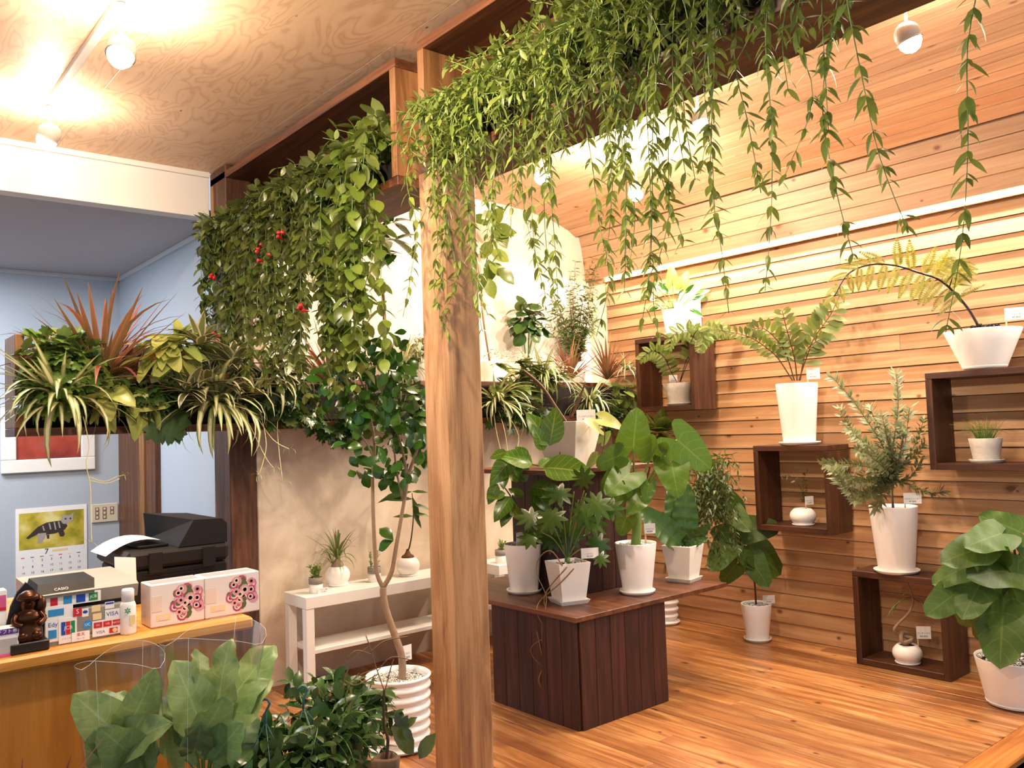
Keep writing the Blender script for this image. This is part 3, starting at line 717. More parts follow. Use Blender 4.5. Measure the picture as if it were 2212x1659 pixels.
def square_pot(parent, p, b, t, h, mat, saucer=True, ang=0, fill='peb'):
    p = Vector(p); z0 = 0; M = T(p) @ Matrix.Rotation(ang, 4, 'Z')
    def fr(levels):
        V, F = [], []
        for (s, z) in levels:
            for (i, j) in ((-1, -1), (1, -1), (1, 1), (-1, 1)): V.append((i*s, j*s, z))
        n = len(levels)
        for k in range(n-1):
            for q in range(4): F.append([k*4+q, k*4+(q+1) % 4, k*4+4+(q+1) % 4, k*4+4+q])
        F.append([3, 2, 1, 0]); F.append([(n-1)*4+q for q in range(4)]); return V, F
    if saucer:
        V, F = fr([(b*1.12, 0), (b*1.3, .022), (b*1.24, .022), (b*1.12, .006)]); link('saucer', mesh('saucer', V, F), M, parent, mat); z0 = .007
    V, F = fr([(b, z0), (b+.0, z0+.002), (t, z0+h-.002), (t-.001, z0+h), (t-.008, z0+h), (t-.014, z0+h*.88)]); link('pot', mesh('pot', V, F), M, parent, mat)
    zt = z0+h*.9; V, F = fr([(t-.013, -.003), (t-.013, 0)]); link('soil', mesh('soil', V, F), M @ T((0, 0, zt)), parent, M_SOIL)
    if fill == 'peb': pebbles(parent, (p.x, p.y, p.z+zt+.003), t-.02, n=34, s=.011)
    return Vector((p.x, p.y, p.z+zt))
def ball_pot(parent, p, r, h, mat, saucer=True, seg=36, open_=.62):
    p = Vector(p); z0 = 0
    if saucer:
        V, F = lathe([(r*.78, 0), (r*.86, .009), (r*.8, .011), (r*.6, .007)], seg); link('saucer', mesh('saucer', V, F, True), T(p), parent, mat); z0 = .008
    pr = [(r*.7, z0)]
    for i in range(9):
        t = i/8; pr.append((r*(.7+.3*math.sin(PI*.5*min(1, t*2)) if t < .5 else r and (1-(1-open_)*(t*2-1)**2.2)), z0+h*t)) if t < .5 else pr.append((r*(1-(1-open_)*(t*2-1)**2.2), z0+h*t))
    pr += [(r*open_-.005, z0+h), (r*open_-.009, z0+h*.9)]
    V, F = lathe(pr, seg); link('pot', mesh('pot', V, F, True), T(p), parent, mat)
    zt = z0+h*.93; V, F = lathe([(r*open_-.009, -.003), (r*open_-.009, 0)], seg); link('soil', mesh('soil', V, F), T((p.x, p.y, p.z+zt)), parent, M_SOIL)
    return Vector((p.x, p.y, p.z+zt))
def facing(p, yaw=0, tilt=0):
    """matrix: x right, y up, z towards the viewer's side of the shop"""
    d = (CAM-Vector(p)); a = math.atan2(d.y, d.x)+yaw
    z = Vector((math.cos(a), math.sin(a), tilt)).normalized(); x = Vector((0, 0, 1)).cross(z).normalized(); y = z.cross(x)
    m = Matrix((x, y, z)).transposed().to_4x4(); m.translation = Vector(p); return m
def text(parent, s, M, size, mat, name='lettering', align='CENTER', ext=0):
    c = bpy.data.curves.new(name, 'FONT'); c.body = s; c.size = size; c.align_x = align; c.align_y = 'CENTER'; c.extrude = ext; c.resolution_u = 2
    c.materials.append(mat); return link(name, c, M, parent)
def price_tag(parent, p, lines, w=.07, h=.042, yaw=0, roll=0, lift=.03):
    """white card on a wooden stake pushed into the pot at p"""
    w *= 1.25; h *= 1.28
    p = Vector(p); M = facing(p, yaw) @ Matrix.Rotation(roll, 4, 'Z')
    V, F = cboxdata(-.004, .004, -.05, lift+.012, -.0015, .0015, .0004); st = link('price_tag', mesh('price_tag', V, F), M, parent, M_STAKE)
    V, F = cboxdata(-.006, w-.006, lift, lift+h, .0017, .0025, .0002); card = link('card', mesh('card', V, F), M, st, M_CARD)
    text(st, lines[0], M @ T((w/2-.006, lift+h*.44, .003)), h*.17, M_INK, 'lettering'); text(st, lines[1], M @ T((w/2-.006, lift+h*.2, .003)), h*.22, M_INK, 'lettering')
# ------------------------------------------------------------------ plants spilling out of the hanging boxes
def spill(label, name, key, y0, y1, nh, nb, size, step, drop, cat='hanging plant', group=None, xf=1.78, zr=2.62, r=.0022, lengths=None, drift=.05, ns=0, hi=.2):
    yc = (y0+y1)/2; t = thing(name, label, cat, (1.99, yc, 2.62), group)
    for i in range(nb):       # bushy crown
        y = R.uniform(y0, y1); a = (2.0, y, zr)
        strand(t, [a, (1.9+R.uniform(-.02, .04), y+R.uniform(-.05, .05), zr+R.uniform(.05, hi)), (1.82+R.uniform(-.06, .05), min(y+R.uniform(-.12, .12), y1+.04), zr+R.uniform(.02, hi)), (1.76+R.uniform(-.05, .05), min(y+R.uniform(-.18, .18), y1+.06), zr+R.uniform(-.1, hi))], key, step, size, r=r, out=.8, fall=.0)
    for i in range(ns):       # short drapes over the board
        y = R.uniform(y0, y1); x = xf+R.uniform(-.06, .05); L = R.uniform(.08, .3)
        strand(t, [(1.96, y, zr), (1.86, y+R.uniform(-.03, .03), zr+R.uniform(.05, .13)), (x, y+R.uniform(-.06, .06), zr+R.uniform(-.02, .06)), (x-.01, y+R.uniform(-.08, .08), zr-L*.5), (x+R.uniform(-.03, .03), y+R.uniform(-.1, .1), zr-L)], key, step, size, r=r, out=.9, fall=.1, n=3)
    for i in range(nh):
        y = y0+(y1-y0)*(i+.5+R.uniform(-.4, .4))/nh; L = R.uniform(*drop) if lengths is None or i >= len(lengths) else lengths[i]
        x = xf+R.uniform(-.05, .07); a = (1.98, y, zr)
        pts = [a, (1.87, y+R.uniform(-.02, .02), zr+.07), (x+.02, y+R.uniform(-.03, .03), zr-.02)]
        z = zr-.02; yy = y
        k = max(2, int(L/.18))
        for j in range(k):
            z -= L/k; yy += R.uniform(-drift, drift); pts.append((x+R.uniform(-.025, .025), yy, z))
        pts[-1] = (pts[-1][0], pts[-1][1]+R.uniform(-.06, .06), pts[-1][2]+.02)
        strand(t, pts, key, step, size, r=r, out=.9, fall=.2)
    return t
def flower(parent, p):
    for k in range(3):
        d = Vector((-.6+R.uniform(-.3, .3), -.4+R.uniform(-.5, .4), .3+R.uniform(-.3, .3))).normalized(); q = Vector(p)+rv(.02)
        V, F = tubedata([(0, 0, 0), d*.018, d*.034, d*.04], [.003, .006, .009, .011], 6); link('flower', mesh('flower', V, F, True), T(q), parent, M_RED)
GH = 'red-flowered trailing plants in the box over the counter'
for (lab, y0, y1, nh, drop, fl) in (
        ('dark trailing plant with red flowers at the far end of the hanging box', 4.45, 4.84, 16, (.6, 1.0), ((470, 600), (480, 735))),
        ('dark trailing plant with red flowers hanging in front of the blue wall corner', 4.1, 4.47, 15, (.5, .95), ((565, 545), (610, 512))),
        ('dense dark trailing plant in the middle of the hanging box', 3.72, 4.1, 16, (.45, .95), ((580, 560),)),
        ('dark trailing plant with one long strand and a low red flower', 3.4, 3.74, 14, (.5, 1.0), ((660, 668),))):
    t = spill(lab, 'trailing_lipstick_plant', 'lip', y0, y1, nh, 8, .07, .032, drop, group=GH, ns=13, hi=.13)
    for f in fl: flower(t, onX(f[0], f[1], 1.74))
spill('trailing plant with large rounded waxy leaves beside the box end', 'trailing_hoya', 'hoya', 2.99, 3.4, 15, 4, .092, .044, (.5, 1.02), r=.003, drift=.04, ns=5)
GV = 'narrow-leaved vines in the box at top right'
vines = (('narrow-leaved vine nearest the timber post, strands falling over it', 2.36, 2.66, 11, 13, (.35, .85), (.5, .82, .62)),
         ('narrow-leaved vine just right of the timber post', 2.02, 2.36, 10, 13, (.3, .8), (.78,)),
         ('narrow-leaved vine bushing over the box left of centre', 1.7, 2.02, 9, 13, (.3, .8), (.7, .55, .9)),
         ('narrow-leaved vine whose strands meet above the small square pot', 1.42, 1.7, 9, 12, (.4, .85), (.95, .8, .9)),
         ('narrow-leaved vine hanging between two vault spotlights', 1.15, 1.42, 7, 9, (.35, .8), (.85, .6, .9)),
         ('narrow-leaved vine with twisted long strands, upper right', .92, 1.15, 6, 6, (.35, .75), (.78, .8, .5)),
         ('sparse narrow-leaved vine with one lone strand at far upper right', .62, .9, 3, 3, (.15, .4), (1.0,)))
for lab, y0, y1, nh, nb, drop, ln in vines:
    spill(lab, 'trailing_vine', 'vine', y0, y1, nh, int(nb*1.3), .056, .027, drop, ns=int(nb*1.4) if y0 > 1.1 else nb//2, group=GV, lengths=ln, xf=1.80, drift=.045, hi=.1 if y1 > 2.5 else (.17 if y1 > 2.2 else .22))
# ------------------------------------------------------------------ plants in the long planter
YP = 4.47
def pp(x, y, Y=YP): return onY(x, y, Y)
GP = 'plants in the long planter'
def plant(name, label, x, y, Y=YP, cat='plant', group=GP): return thing(name, label, cat, pp(x, y, Y), group)
t = plant('grape_ivy', 'glossy lobed ivy at the left end of the long planter', 130, 860)
clump(t, 'ivy', pp(138, 790, 4.5), (.19, .12, .155), 230, .09, face=(0, -1, .3)); clump(t, 'ivy', pp(120, 850, 4.47), (.15, .09, .09), 80, .085, face=(0, -1, 0), stems=False)
def cordyline(lab, x, y, n, L, Y=4.56, el=(25, 88)):
    t = plant('red_cordyline', lab, x, y, Y); rosette(t, 'cor', pp(x, y, Y), n, L, el=el, lvar=.5); return t
cordyline('tall red spiky cordyline against the blue wall', 222, 822, 90, .56)
cordyline('red cordyline with half-hidden blades left of the post', 712, 838, 60, .44)
cordyline('left one of two red cordylines near the slat wall', 1232, 820, 70, .36, 4.58); cordyline('red cordyline closest to the slat wall', 1312, 820, 64, .38, 4.58)
for lab, x, y, n, rx, rz in (('pale green arrowhead plant behind the red cordyline', 375, 765, 50, .19, .13), ('pale green arrowhead plant drooping under the red cordyline', 262, 872, 36, .16, .08)):
    t = plant('arrowhead_plant', lab, x, y+30); clump(t, 'syn', pp(x, y, 4.46), (rx, .1, rz), n, .13, face=(0, -1, .4))
def spider(lab, x, y, n, L, Y=4.46, az=(150, 390), el=(-5, 60), key='spi'):
    t = plant('spider_plant', lab, x, y, Y); rosette(t, key, pp(x, y, Y), n, L, el=el, az=az, lvar=.45); return t
sp1 = spider('spider plant hanging in front of the framed picture', 130, 868, 84, .42)
sp2 = spider('spider plant fanning out over the printer', 468, 872, 95, .45)
sp3 = spider('spider plant with airy pale leaves left of the round-leaved tree', 575, 815, 56, .36)
spider('spider plant tucked right beside the timber post', 870, 800, 30, .26, el=(10, 80))
sp4 = spider('spider plant trailing long leaves right of the timber post', 1070, 868, 66, .4)
spider('spider plant in the middle of the right planter half', 1172, 815, 60, .36); spider('spider plant under the red cordylines', 1275, 868, 60, .32); spider('spider plant at the planter end by the cube shelf', 1352, 800, 30, .22, el=(15, 80))
# runners with plantlets
def runner(t, P, star=True):
    Q = spline([onY(a, b, c) for a, b, c in P], 5); tube('runner', Q, .0022, M_STOL, t, 5)
    if star: rosette(t, 'spi', Q[-1], 7, .06, el=(-40, 70), name='plantlet')
runner(sp1, [(180, 900, 4.42), (192, 960, 4.4), (186, 1000, 4.39), (195, 1050, 4.39), (196, 1110, 4.39), (198, 1172, 4.39)])
runner(sp1, [(192, 1030, 4.39), (225, 1040, 4.39), (252, 1030, 4.39), (268, 1026, 4.39)]); runner(sp1, [(194, 1038, 4.39), (230, 1044, 4.39), (258, 1034, 4.39)], False)
for P in ([(520, 880, 4.42), (545, 930, 4.4), (575, 990, 4.38), (592, 1012, 4.38)], [(555, 900, 4.42), (590, 950, 4.39), (625, 970, 4.38)], [(560, 880, 4.42), (575, 960, 4.39), (560, 1025, 4.38)], [(640, 860, 4.42), (600, 900, 4.4), (610, 1040, 4.38)]): runner(sp2, P)
for P in ([(1075, 880, 4.4), (1090, 930, 4.36), (1098, 985, 4.35)], [(1085, 880, 4.4), (1120, 940, 4.36), (1108, 1000, 4.35)], [(1065, 880, 4.4), (1072, 930, 4.36), (1082, 975, 4.35)]): runner(sp4, P, False)
for lab, x, y, n in (('striped bromeliad highest beside the blue wall', 432, 745, 15), ('striped bromeliad above the spider plant, broad pale-edged leaves', 448, 830, 18), ('striped bromeliad lower left above the printer', 410, 850, 14), ('striped bromeliad below the red flowers', 505, 790, 16), ('small striped bromeliad half hidden beneath trailing leaves', 548, 850, 13)):
    t = plant('striped_bromeliad', lab, x, y, 4.42); rosette(t, 'bro', pp(x, y, 4.35), n+8, .2, el=(0, 80), lvar=.35)
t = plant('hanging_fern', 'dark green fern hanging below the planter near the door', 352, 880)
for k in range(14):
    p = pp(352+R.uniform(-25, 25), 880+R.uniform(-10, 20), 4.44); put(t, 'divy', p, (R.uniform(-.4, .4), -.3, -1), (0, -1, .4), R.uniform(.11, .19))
t = plant('staghorn_plant', 'bright green frilled plant under the planter left of the tree', 640, 880)
for k in range(40):
    p = pp(645+R.uniform(-45, 50), 880+R.uniform(-30, 40), 4.42); put(t, 'sel', p, rv(1)+Vector((0, -.3, -.4)), (0, -1, .6), R.uniform(.05, .09))
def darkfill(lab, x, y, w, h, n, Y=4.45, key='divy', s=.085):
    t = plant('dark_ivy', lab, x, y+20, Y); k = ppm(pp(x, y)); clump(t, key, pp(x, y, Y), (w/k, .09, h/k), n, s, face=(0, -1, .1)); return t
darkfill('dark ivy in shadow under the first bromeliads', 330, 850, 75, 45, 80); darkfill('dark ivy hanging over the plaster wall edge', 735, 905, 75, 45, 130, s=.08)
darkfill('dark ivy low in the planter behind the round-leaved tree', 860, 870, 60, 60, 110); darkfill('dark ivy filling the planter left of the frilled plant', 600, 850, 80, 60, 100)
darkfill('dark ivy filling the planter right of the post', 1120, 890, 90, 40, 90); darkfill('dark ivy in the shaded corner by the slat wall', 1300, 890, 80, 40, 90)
t = plant('lace_fern', 'feathery fern with pale tips right of the timber post', 1100, 800)
for k in range(46):
    p = pp(1065+R.uniform(0, 130), 778+R.uniform(0, 50), 4.46); put(t, 'pinna', p, (R.uniform(-.5, .7), R.uniform(-1, -.3), R.uniform(-.5, .3)), (0, 0, 1), R.uniform(.12, .22), name='frond')
V, F = [], []
for k in range(170):
    u = R.random(); p = pp(1045+u*180, 762+36*u*u+R.uniform(-9, 12), 4.4+R.uniform(-.03, .06)); v, f = cboxdata(-.006, .006, -.005, .005, -.004, .004, .002); b = len(V); V += [Vector(q)+p for q in v]; F += [[b+i for i in q] for q in f]
o = link('flower_spikes', mesh('flower_spikes', V, F, True), None, t, M_WFL); o['kind'] = 'stuff'
for lab, x, y, n, w, h in (('pale pothos between the fern and the spider plants', 1125, 838, 16, 45, 22), ('pothos trailing beside the highest cube shelf', 1348, 855, 22, 30, 50), ('pothos with broad leaves below the round pot leaves', 600, 775, 14, 40, 30)):
    t = plant('pothos', lab, x, y+20); k = ppm(pp(x, y)); clump(t, 'pot', pp(x, y, 4.42), (w/k, .07, h/k), n, .11, face=(-.2, -1, .3))
# ------------------------------------------------------------------ potted plants
def pothing(name, label, p, group=None): return thing(name, label, 'potted plant', p, group)
ZT = .5405
# --- display table, lower tier
A = onZ(1133, 1279, ZT); t = pothing('potted_rubber_fig', 'rubber fig with broad veined leaves in a round white pot, left on the table', A)
top = round_pot(t, A, .078, .106, .262, M_POTW, .1); DA = depth(A)
trunk = [top, atD(1150, 1130, DA), atD(1166, 1098, DA), atD(1190, 1062, DA-.02), atD(1205, 1010, DA-.03), atD(1212, 960, DA-.03)]
tube('trunk', spline(trunk, 5), taper(26, .008, .004), M_STEMG, t, 8)
tube('branch', spline([atD(1150, 1130, DA), atD(1115, 1090, DA), atD(1095, 1060, DA-.05), atD(1078, 1040, DA-.06)], 5), taper(16, .006, .003), M_STEMG, t, 6)
tube('branch', spline([atD(1205, 1010, DA-.03), atD(1160, 1005, DA-.05), atD(1120, 995, DA-.06), atD(1092, 985, DA-.06)], 5), taper(16, .005, .003), M_STEMG, t, 6)
for (a, b, c, d, e) in ((1187, 963, 1143, 887, 0), (1187, 963, 1203, 877, .02), (1176, 972, 1156, 918, -.06), (1150, 1003, 1083, 972, -.05), (1094, 976, 1056, 988, .03), (1109, 988, 1056, 1041, -.06), (1087, 1017, 1087, 1056, -.05), (1140, 990, 1112, 962, .04), (1128, 1041, 1138, 1008, -.03), (1174, 1010, 1279, 1013, -.12), (1147, 1052, 1203, 1058, -.1), (1148, 1053, 1192, 1100, -.08), (1104, 1073, 1066, 1122, -.08), (1100, 1097, 1083, 1136, -.06), (1101, 1093, 1130, 1124, -.06), (1092, 1066, 1050, 1074, -.02), (1130, 1075, 1100, 1050, .02), (1165, 1010, 1195, 985, .05), (1120, 1040, 1098, 1020, .02), (1150, 1075, 1175, 1110, -.04), (1075, 1045, 1052, 1090, .0), (1110, 1010, 1140, 1035, -.03)):
    lp(t, 'alt', a, b, c, d, DA-(.3 if b < 985 or c > 1240 else .12), e, roll=R.uniform(-.25, .25))
price_tag(t, top+Vector((-.06, -.02, .02)), ('アルテシマ', '¥5,800'), yaw=.9, lift=.02)
B = onZ(1229, 1301, ZT); t = pothing('potted_selloum', 'split-leaf philodendron with dangling roots in a tapered square pot', B)
top = square_pot(t, B, .065, .09, .205, M_POTW, ang=math.radians(-18)); DB = depth(B); c0 = top+Vector((0, 0, .03))
tube('trunk', [top, c0+Vector((0, 0, .01))], .014, M_STEMG, t, 8)
for (x, y, tx, ty, s) in ((1262, 1060, 1258, 1018, .12), (1266, 1066, 1300, 1100, .15), (1240, 1062, 1186, 1066, .15), (1290, 1105, 1335, 1095, .13), (1175, 1108, 1140, 1120, .14), (1200, 1120, 1165, 1150, .15), (1170, 1150, 1135, 1165, .12), (1235, 1120, 1230, 1165, .15), (1275, 1150, 1305, 1190, .13), (1285, 1190, 1306, 1216, .09), (1255, 1110, 1290, 1135, .14), (1215, 1095, 1190, 1120, .15), (1250, 1080, 1262, 1110, .14), (1195, 1140, 1190, 1175, .12)):
    a = atD(x, y, DB+R.uniform(-.12, .1)); tube('petiole', spline([c0, c0.lerp(a, .5)+Vector((0, 0, .03)), a], 5), .0032, M_STEMG, t, 5)
    lp(t, 'sel', x, y, tx, ty, depth(a), -.05, s=s*1.2)
for P in ([(1215, 1222), (1190, 1190), (1165, 1205), (1160, 1240), (1180, 1290), (1172, 1340), (1170, 1400)], [(1240, 1228), (1210, 1260), (1165, 1300), (1162, 1330), (1182, 1370), (1150, 1395), (1152, 1420), (1185, 1450)], [(1225, 1225), (1175, 1290), (1195, 1350), (1183, 1380), (1185, 1420)], [(1160, 1365), (1172, 1430), (1165, 1470), (1178, 1500), (1168, 1528)], [(1180, 1440), (1163, 1468), (1178, 1502)]):
    Q = [atD(x, y, DB-(.16 if y > 1300 else .1)) for x, y in P]; tube('aerial_root', spline(Q, 5), taper(5*(len(Q)-1)+1, .0035, .0016), M_STEMR, t, 5)
price_tag(t, top+Vector((.06, -.05, .01)), ('セロウム', '¥2,300'), yaw=.25, lift=.02, w=.075)
Cc = onZ(1377, 1281, ZT); t = pothing('potted_alocasia', 'thick-stemmed elephant ear with big heart leaves in a round white pot', Cc)
top = round_pot(t, Cc, .078, .113, .265, M_POTW, .097); DC = depth(Cc)
tube('trunk', spline([top, atD(1376, 1130, DC), atD(1372, 1085, DC)], 4), taper(9, .028, .022), M_STEMG, t, 10); hd = atD(1372, 1090, DC)
for (a, b, c, d, s, e) in ((1368, 968, 1375, 893, .27, -.05), (1360, 1022, 1310, 1066, .24, -.1), (1462, 950, 1528, 1004, .29, -.05), (1450, 998, 1462, 1058, .26, -.12), (1402, 1046, 1396, 1078, .12, -.04), (1335, 985, 1300, 1000, .19, .05), (1385, 1075, 1360, 1105, .15, -.06), (1345, 1060, 1318, 1100, .15, .05), (1352, 1120, 1335, 1165, .15, .05), (1420, 960, 1400, 1000, .18, .1), (1330, 1035, 1290, 1060, .18, .1)):
    p = atD(a, b, DC-.08); tube('petiole', spline([hd, hd.lerp(p, .6)+Vector((0, 0, .03)), p], 5), taper(11, .008, .004), M_STEMG, t, 6)
    lp(t, 'alo', a, b, c, d, DC-.08, e, s=s*.8, lean=.2)
price_tag(t, top+Vector((.05, -.03, .02)), ('クワズイモ', '¥5,800'), yaw=.3, lift=.05, w=.05)
Dp = onZ(1478, 1254, ZT); t = pothing('potted_crinkled_fern', 'crinkled upright leaves in a tapered square pot on the table corner', Dp)
top = square_pot(t, Dp, .062, .09, .2, M_POTM, ang=math.radians(12)); DD = depth(Dp)
for (x, y, e, s, k) in ((1484, 1042, .0, .4, 'crk'), (1392, 1092, -.1, .36, 'crk'), (1446, 1062, .02, .34, 'crk'), (1535, 1134, -.05, .2, 'crk'), (1430, 1130, .1, .22, 'crk'), (1500, 1110, .1, .2, 'crk'), (1520, 1160, -.08, .15, 'crk')):
    lp(t, k, 1477, 1184, x, y, DD, e, roll=R.uniform(-.5, .5), lean=.1)
Ep = onZ(1236, 1004, 1.2255); Ep = Vector((3.3, 3.46, 1.2255)); t = pothing('potted_cut_tree', 'large plain square pot on the upper tier with a forked bare stem', Ep)
top = square_pot(t, Ep, .088, .142, .255, M_POTM, saucer=False, ang=math.radians(14), fill=None); DE = depth(Ep)
tube('trunk', spline([top, atD(1200, 880, DE), atD(1170, 835, DE), atD(1130, 800, DE)], 5), taper(16, .012, .008), M_STEMB, t, 7)
tube('branch', spline([atD(1232, 905, DE-.02), atD(1250, 865, DE-.04), atD(1265, 825, DE-.05)], 4), taper(9, .009, .005), M_STEMB, t, 6)
for (a, b, c, d, s, e, k) in ((1295, 925, 1262, 905, .14, -.1, 'syn'), (1300, 905, 1340, 915, .13, .0, 'syn'), (1290, 985, 1270, 1005, .09, 0, 'pot'), (1300, 955, 1318, 930, .08, 0, 'pot'), (1305, 985, 1330, 1000, .09, 0, 'pot')):
    lp(t, k, a, b, c, d, DE-.12, e, s=s)
tube('stem', spline([top+Vector((.06, -.04, 0)), atD(1300, 920, DE-.12), atD(1305, 960, DE-.13), atD(1292, 1000, DE-.13)], 4), .003, M_STEMB, t, 5)
price_tag(t, top+Vector((-.02, -.1, .0)), ('フィロデンドロン', '¥9,800'), yaw=.15, lift=.02, w=.085, h=.052)
# --- floor by the slat wall
Fp = onZ(1438, 1346, 0); t = pothing('potted_fine_bush', 'tall dark fine-leaved bush in a ridged white pot behind the table', Fp)
top = round_pot(t, Fp, .085, .105, .3, M_POTW, .105, ridges=6); DF = 5.5
tube('trunk', spline([top, top+Vector((.02, -.05, .25)), atD(1520, 1120, DF-.1), atD(1545, 1030, DF-.1)], 5), taper(16, .01, .004), M_STEMB, t, 6)
for k in range(60):
    a = atD(R.uniform(1495, 1580), R.uniform(975, 1100), DF-.1+R.uniform(-.25, .15)); b = a+Vector((R.uniform(-.12, .12), R.uniform(-.12, .12), R.uniform(-.42, -.15)))
    strand(t, [top.lerp(a, .85), a, a.lerp(b, .5)+rv(.04), b], 'bush', .026, .05, r=.0016, mat=M_STEMB, n=3, pair=True)
fp = Vector((4.86, 4.3, 0)); t2 = pothing('potted_asparagus_fern', 'small bright feathery bush under the highest cube shelf', fp)
q = onX(1425, 935, 4.8); bp = round_pot(t2, fp, .08, .1, .25, M_POTW, .1)
tube('trunk', spline([bp, bp+Vector((-.05, .06, .4)), q], 5), .008, M_STEMB, t2, 6)
for k in range(46):
    d = Vector((R.uniform(-1, .1), R.uniform(-1, 1), R.uniform(-.3, .8))); put(t2, 'pinna', q+d*.05, d, (0, 0, 1), R.uniform(.1, .2), name='frond')
Gp = onZ(1637, 1383, 0); t = pothing('potted_umbrella_fig', 'umbrella fig with wide crinkled leaves in a small white pot on the floor', Gp)
top = round_pot(t, Gp, .07, .1, .235, M_POTW, .09); DG = depth(Gp)
tube('trunk', spline([top, atD(1630, 1260, DG), atD(1622, 1205, DG-.02), atD(1606, 1150, DG-.03), atD(1585, 1110, DG-.03)], 5), taper(21, .007, .004), M_STEMB, t, 6)
for (a, b, c, d, e, s) in ((1580, 1105, 1545, 1050, -.05, .28), (1602, 1145, 1682, 1136, -.08, .27), (1575, 1172, 1535, 1232, -.12, .27), (1621, 1204, 1657, 1264, -.1, .24), (1616, 1180, 1712, 1252, .08, .34), (1591, 1218, 1553, 1262, .05, .2), (1575, 1100, 1612, 1135, -.12, .22), (1600, 1150, 1555, 1150, .03, .22), (1630, 1200, 1690, 1210, .12, .24)):
    p = atD(a, b, DG-.04); tube('petiole', [atD(1612, 1170, DG-.02), p], .0035, M_STEMG, t, 5); lp(t, 'umb', a, b, c, d, DG-.04, e, s=s*.9, roll=R.uniform(-.2, .2), lean=.25)
price_tag(t, top+Vector((.0, -.06, .0)), ('ウンベラータ', '¥4,800'), yaw=.2, lift=.03, w=.062)
Hp = Vector((4.62, 1.70, 0)); t = pothing('potted_umbrella_fig', 'large umbrella fig in a bluish white pot at the right edge', Hp)
top = round_pot(t, Hp, .135, .18, .225, M_POTW, .14); DH = depth(Hp)
tube('trunk', spline([top, atD(2197, 1340, DH), atD(2198, 1250, DH), atD(2190, 1180, DH), atD(2185, 1150, DH)], 5), taper(21, .009, .005), M_STEMB, t, 7)
for (a, b, c, d, e, s) in ((2205, 1150, 2150, 1126, .05, .22), (2165, 1152, 2074, 1178, -.1, .26), (2120, 1182, 2026, 1214, -.05, .26), (2196, 1232, 2076, 1230, -.15, .33), (2120, 1254, 2080, 1330, -.1, .27), (2070, 1278, 2002, 1326, -.05, .24), (2168, 1290, 2160, 1420, -.15, .38), (2085, 1225, 2020, 1256, .05, .2), (2200, 1290, 2230, 1400, -.1, .32), (2205, 1200, 2250, 1230, 0, .3), (2090, 1320, 2070, 1370, .1, .16), (2150, 1190, 2130, 1240, .1, .24), (2120, 1350, 2100, 1395, .12, .15)):
    p = atD(a, b, DH-.06); tube('petiole', [atD(2198, 1250, DH), p], .004, M_STEMB, t, 5); lp(t, 'umb', a, b, c, d, DH-.06, e, s=s*.88, roll=R.uniform(-.15, .15), lean=.35)
# --- pots on and in the wall cubes
def frond(t, P, key, n, s0, s1, D=None, mat=None, r=.003, droop=.3, flat=False, name='frond'):
    Q = spline(P, 6); st = tube(name, Q, taper(len(Q), r, r*.45), mat or M_RACH, t, 5)
    for i in range(n):
        f = .22+.78*i/(n-1); x = f*(len(Q)-1); k = min(int(x), len(Q)-2); p = Q[k].lerp(Q[k+1], x-k); tg = (Q[k+1]-Q[k]).normalized()
        vv = (CAM-p).normalized(); sd = tg.cross(vv).normalized()
        for sg in (-1, 1):
            s = s0+(s1-s0)*math.sin(PI*min(1, f*.95+.05)) if not flat else s0+(s1-s0)*f
            put(st, key, p, sd*sg+tg*.6+Vector((0, 0, -droop))+rv(.15), vv+Vector((0, 0, .5))+rv(.2), s, name='leaflet')
    return st
# cube 1 (highest)
p = Vector((4.87, onX(1468, 866, 4.87).y, 1.5765)); t = pothing('potted_rabbit_fern', 'lacy fern in a flared white bowl inside the highest cube', p)
top = round_pot(t, p, .075, .118, .155, M_POTR, .095, fill='peb'); D1 = depth(p)
frond(t, [top, atD(1448, 800, D1-.05), atD(1435, 772, D1-.15), atD(1410, 758, D1-.2), atD(1384, 775, D1-.22)], 'pinna', 12, .04, .085, mat=M_RACH)
frond(t, [top, atD(1482, 780, D1-.05), atD(1500, 735, D1-.1), atD(1490, 715, D1-.2), atD(1455, 722, D1-.3), atD(1445, 750, D1-.3)], 'pinna', 13, .04, .09)
frond(t, [top, atD(1495, 760, D1-.15), atD(1520, 722, D1-.3), atD(1550, 712, D1-.3), atD(1575, 722, D1-.3)], 'pinna', 13, .04, .09)
frond(t, [atD(1492, 740, D1-.25), atD(1505, 715, D1-.32), atD(1520, 725, D1-.34), atD(1512, 752, D1-.34)], 'pinna', 10, .04, .085)
price_tag(t, top+Vector((-.04, .05, .01)), ('シノブ', '¥3,800'), yaw=.2, lift=.015, w=.05)
p = Vector((4.88, onX(1459, 721, 4.88).y, 2.0855)); t = pothing('potted_dieffenbachia', 'small leafy plant in a square white pot on the highest cube', p)
top = square_pot(t, p, .062, .092, .185, M_POTW, ang=math.radians(38), fill=None); D2 = depth(p)
for (a, b, s, k) in ((1475, 612, .13, 'pot'), (1452, 605, .14, 'pot'), (1505, 645, .13, 'sch'), (1512, 632, .12, 'sch'), (1408, 645, .12, 'sch'), (1420, 622, .12, 'sch'), (1430, 660, .1, 'sch'), (1498, 672, .11, 'sch'), (1440, 630, .11, 'sch'), (1465, 640, .1, 'sch'), (1485, 628, .1, 'sch'), (1415, 665, .1, 'sch'), (1450, 650, .1, 'sch')):
    q = atD(a, b, D2-R.uniform(0, .12)); c = top.lerp(q, .6)+Vector((0, 0, .02)); tube('stem', spline([top, c, q], 3), .003, M_STEMG, t, 5); put(t, k, c.lerp(q, .5), q-c, (CAM-q).normalized()+Vector((0, 0, .8)), s)
price_tag(t, top+Vector((-.03, -.03, .01)), ('ポトス', '¥2,800'), yaw=.2, lift=.01, w=.05)
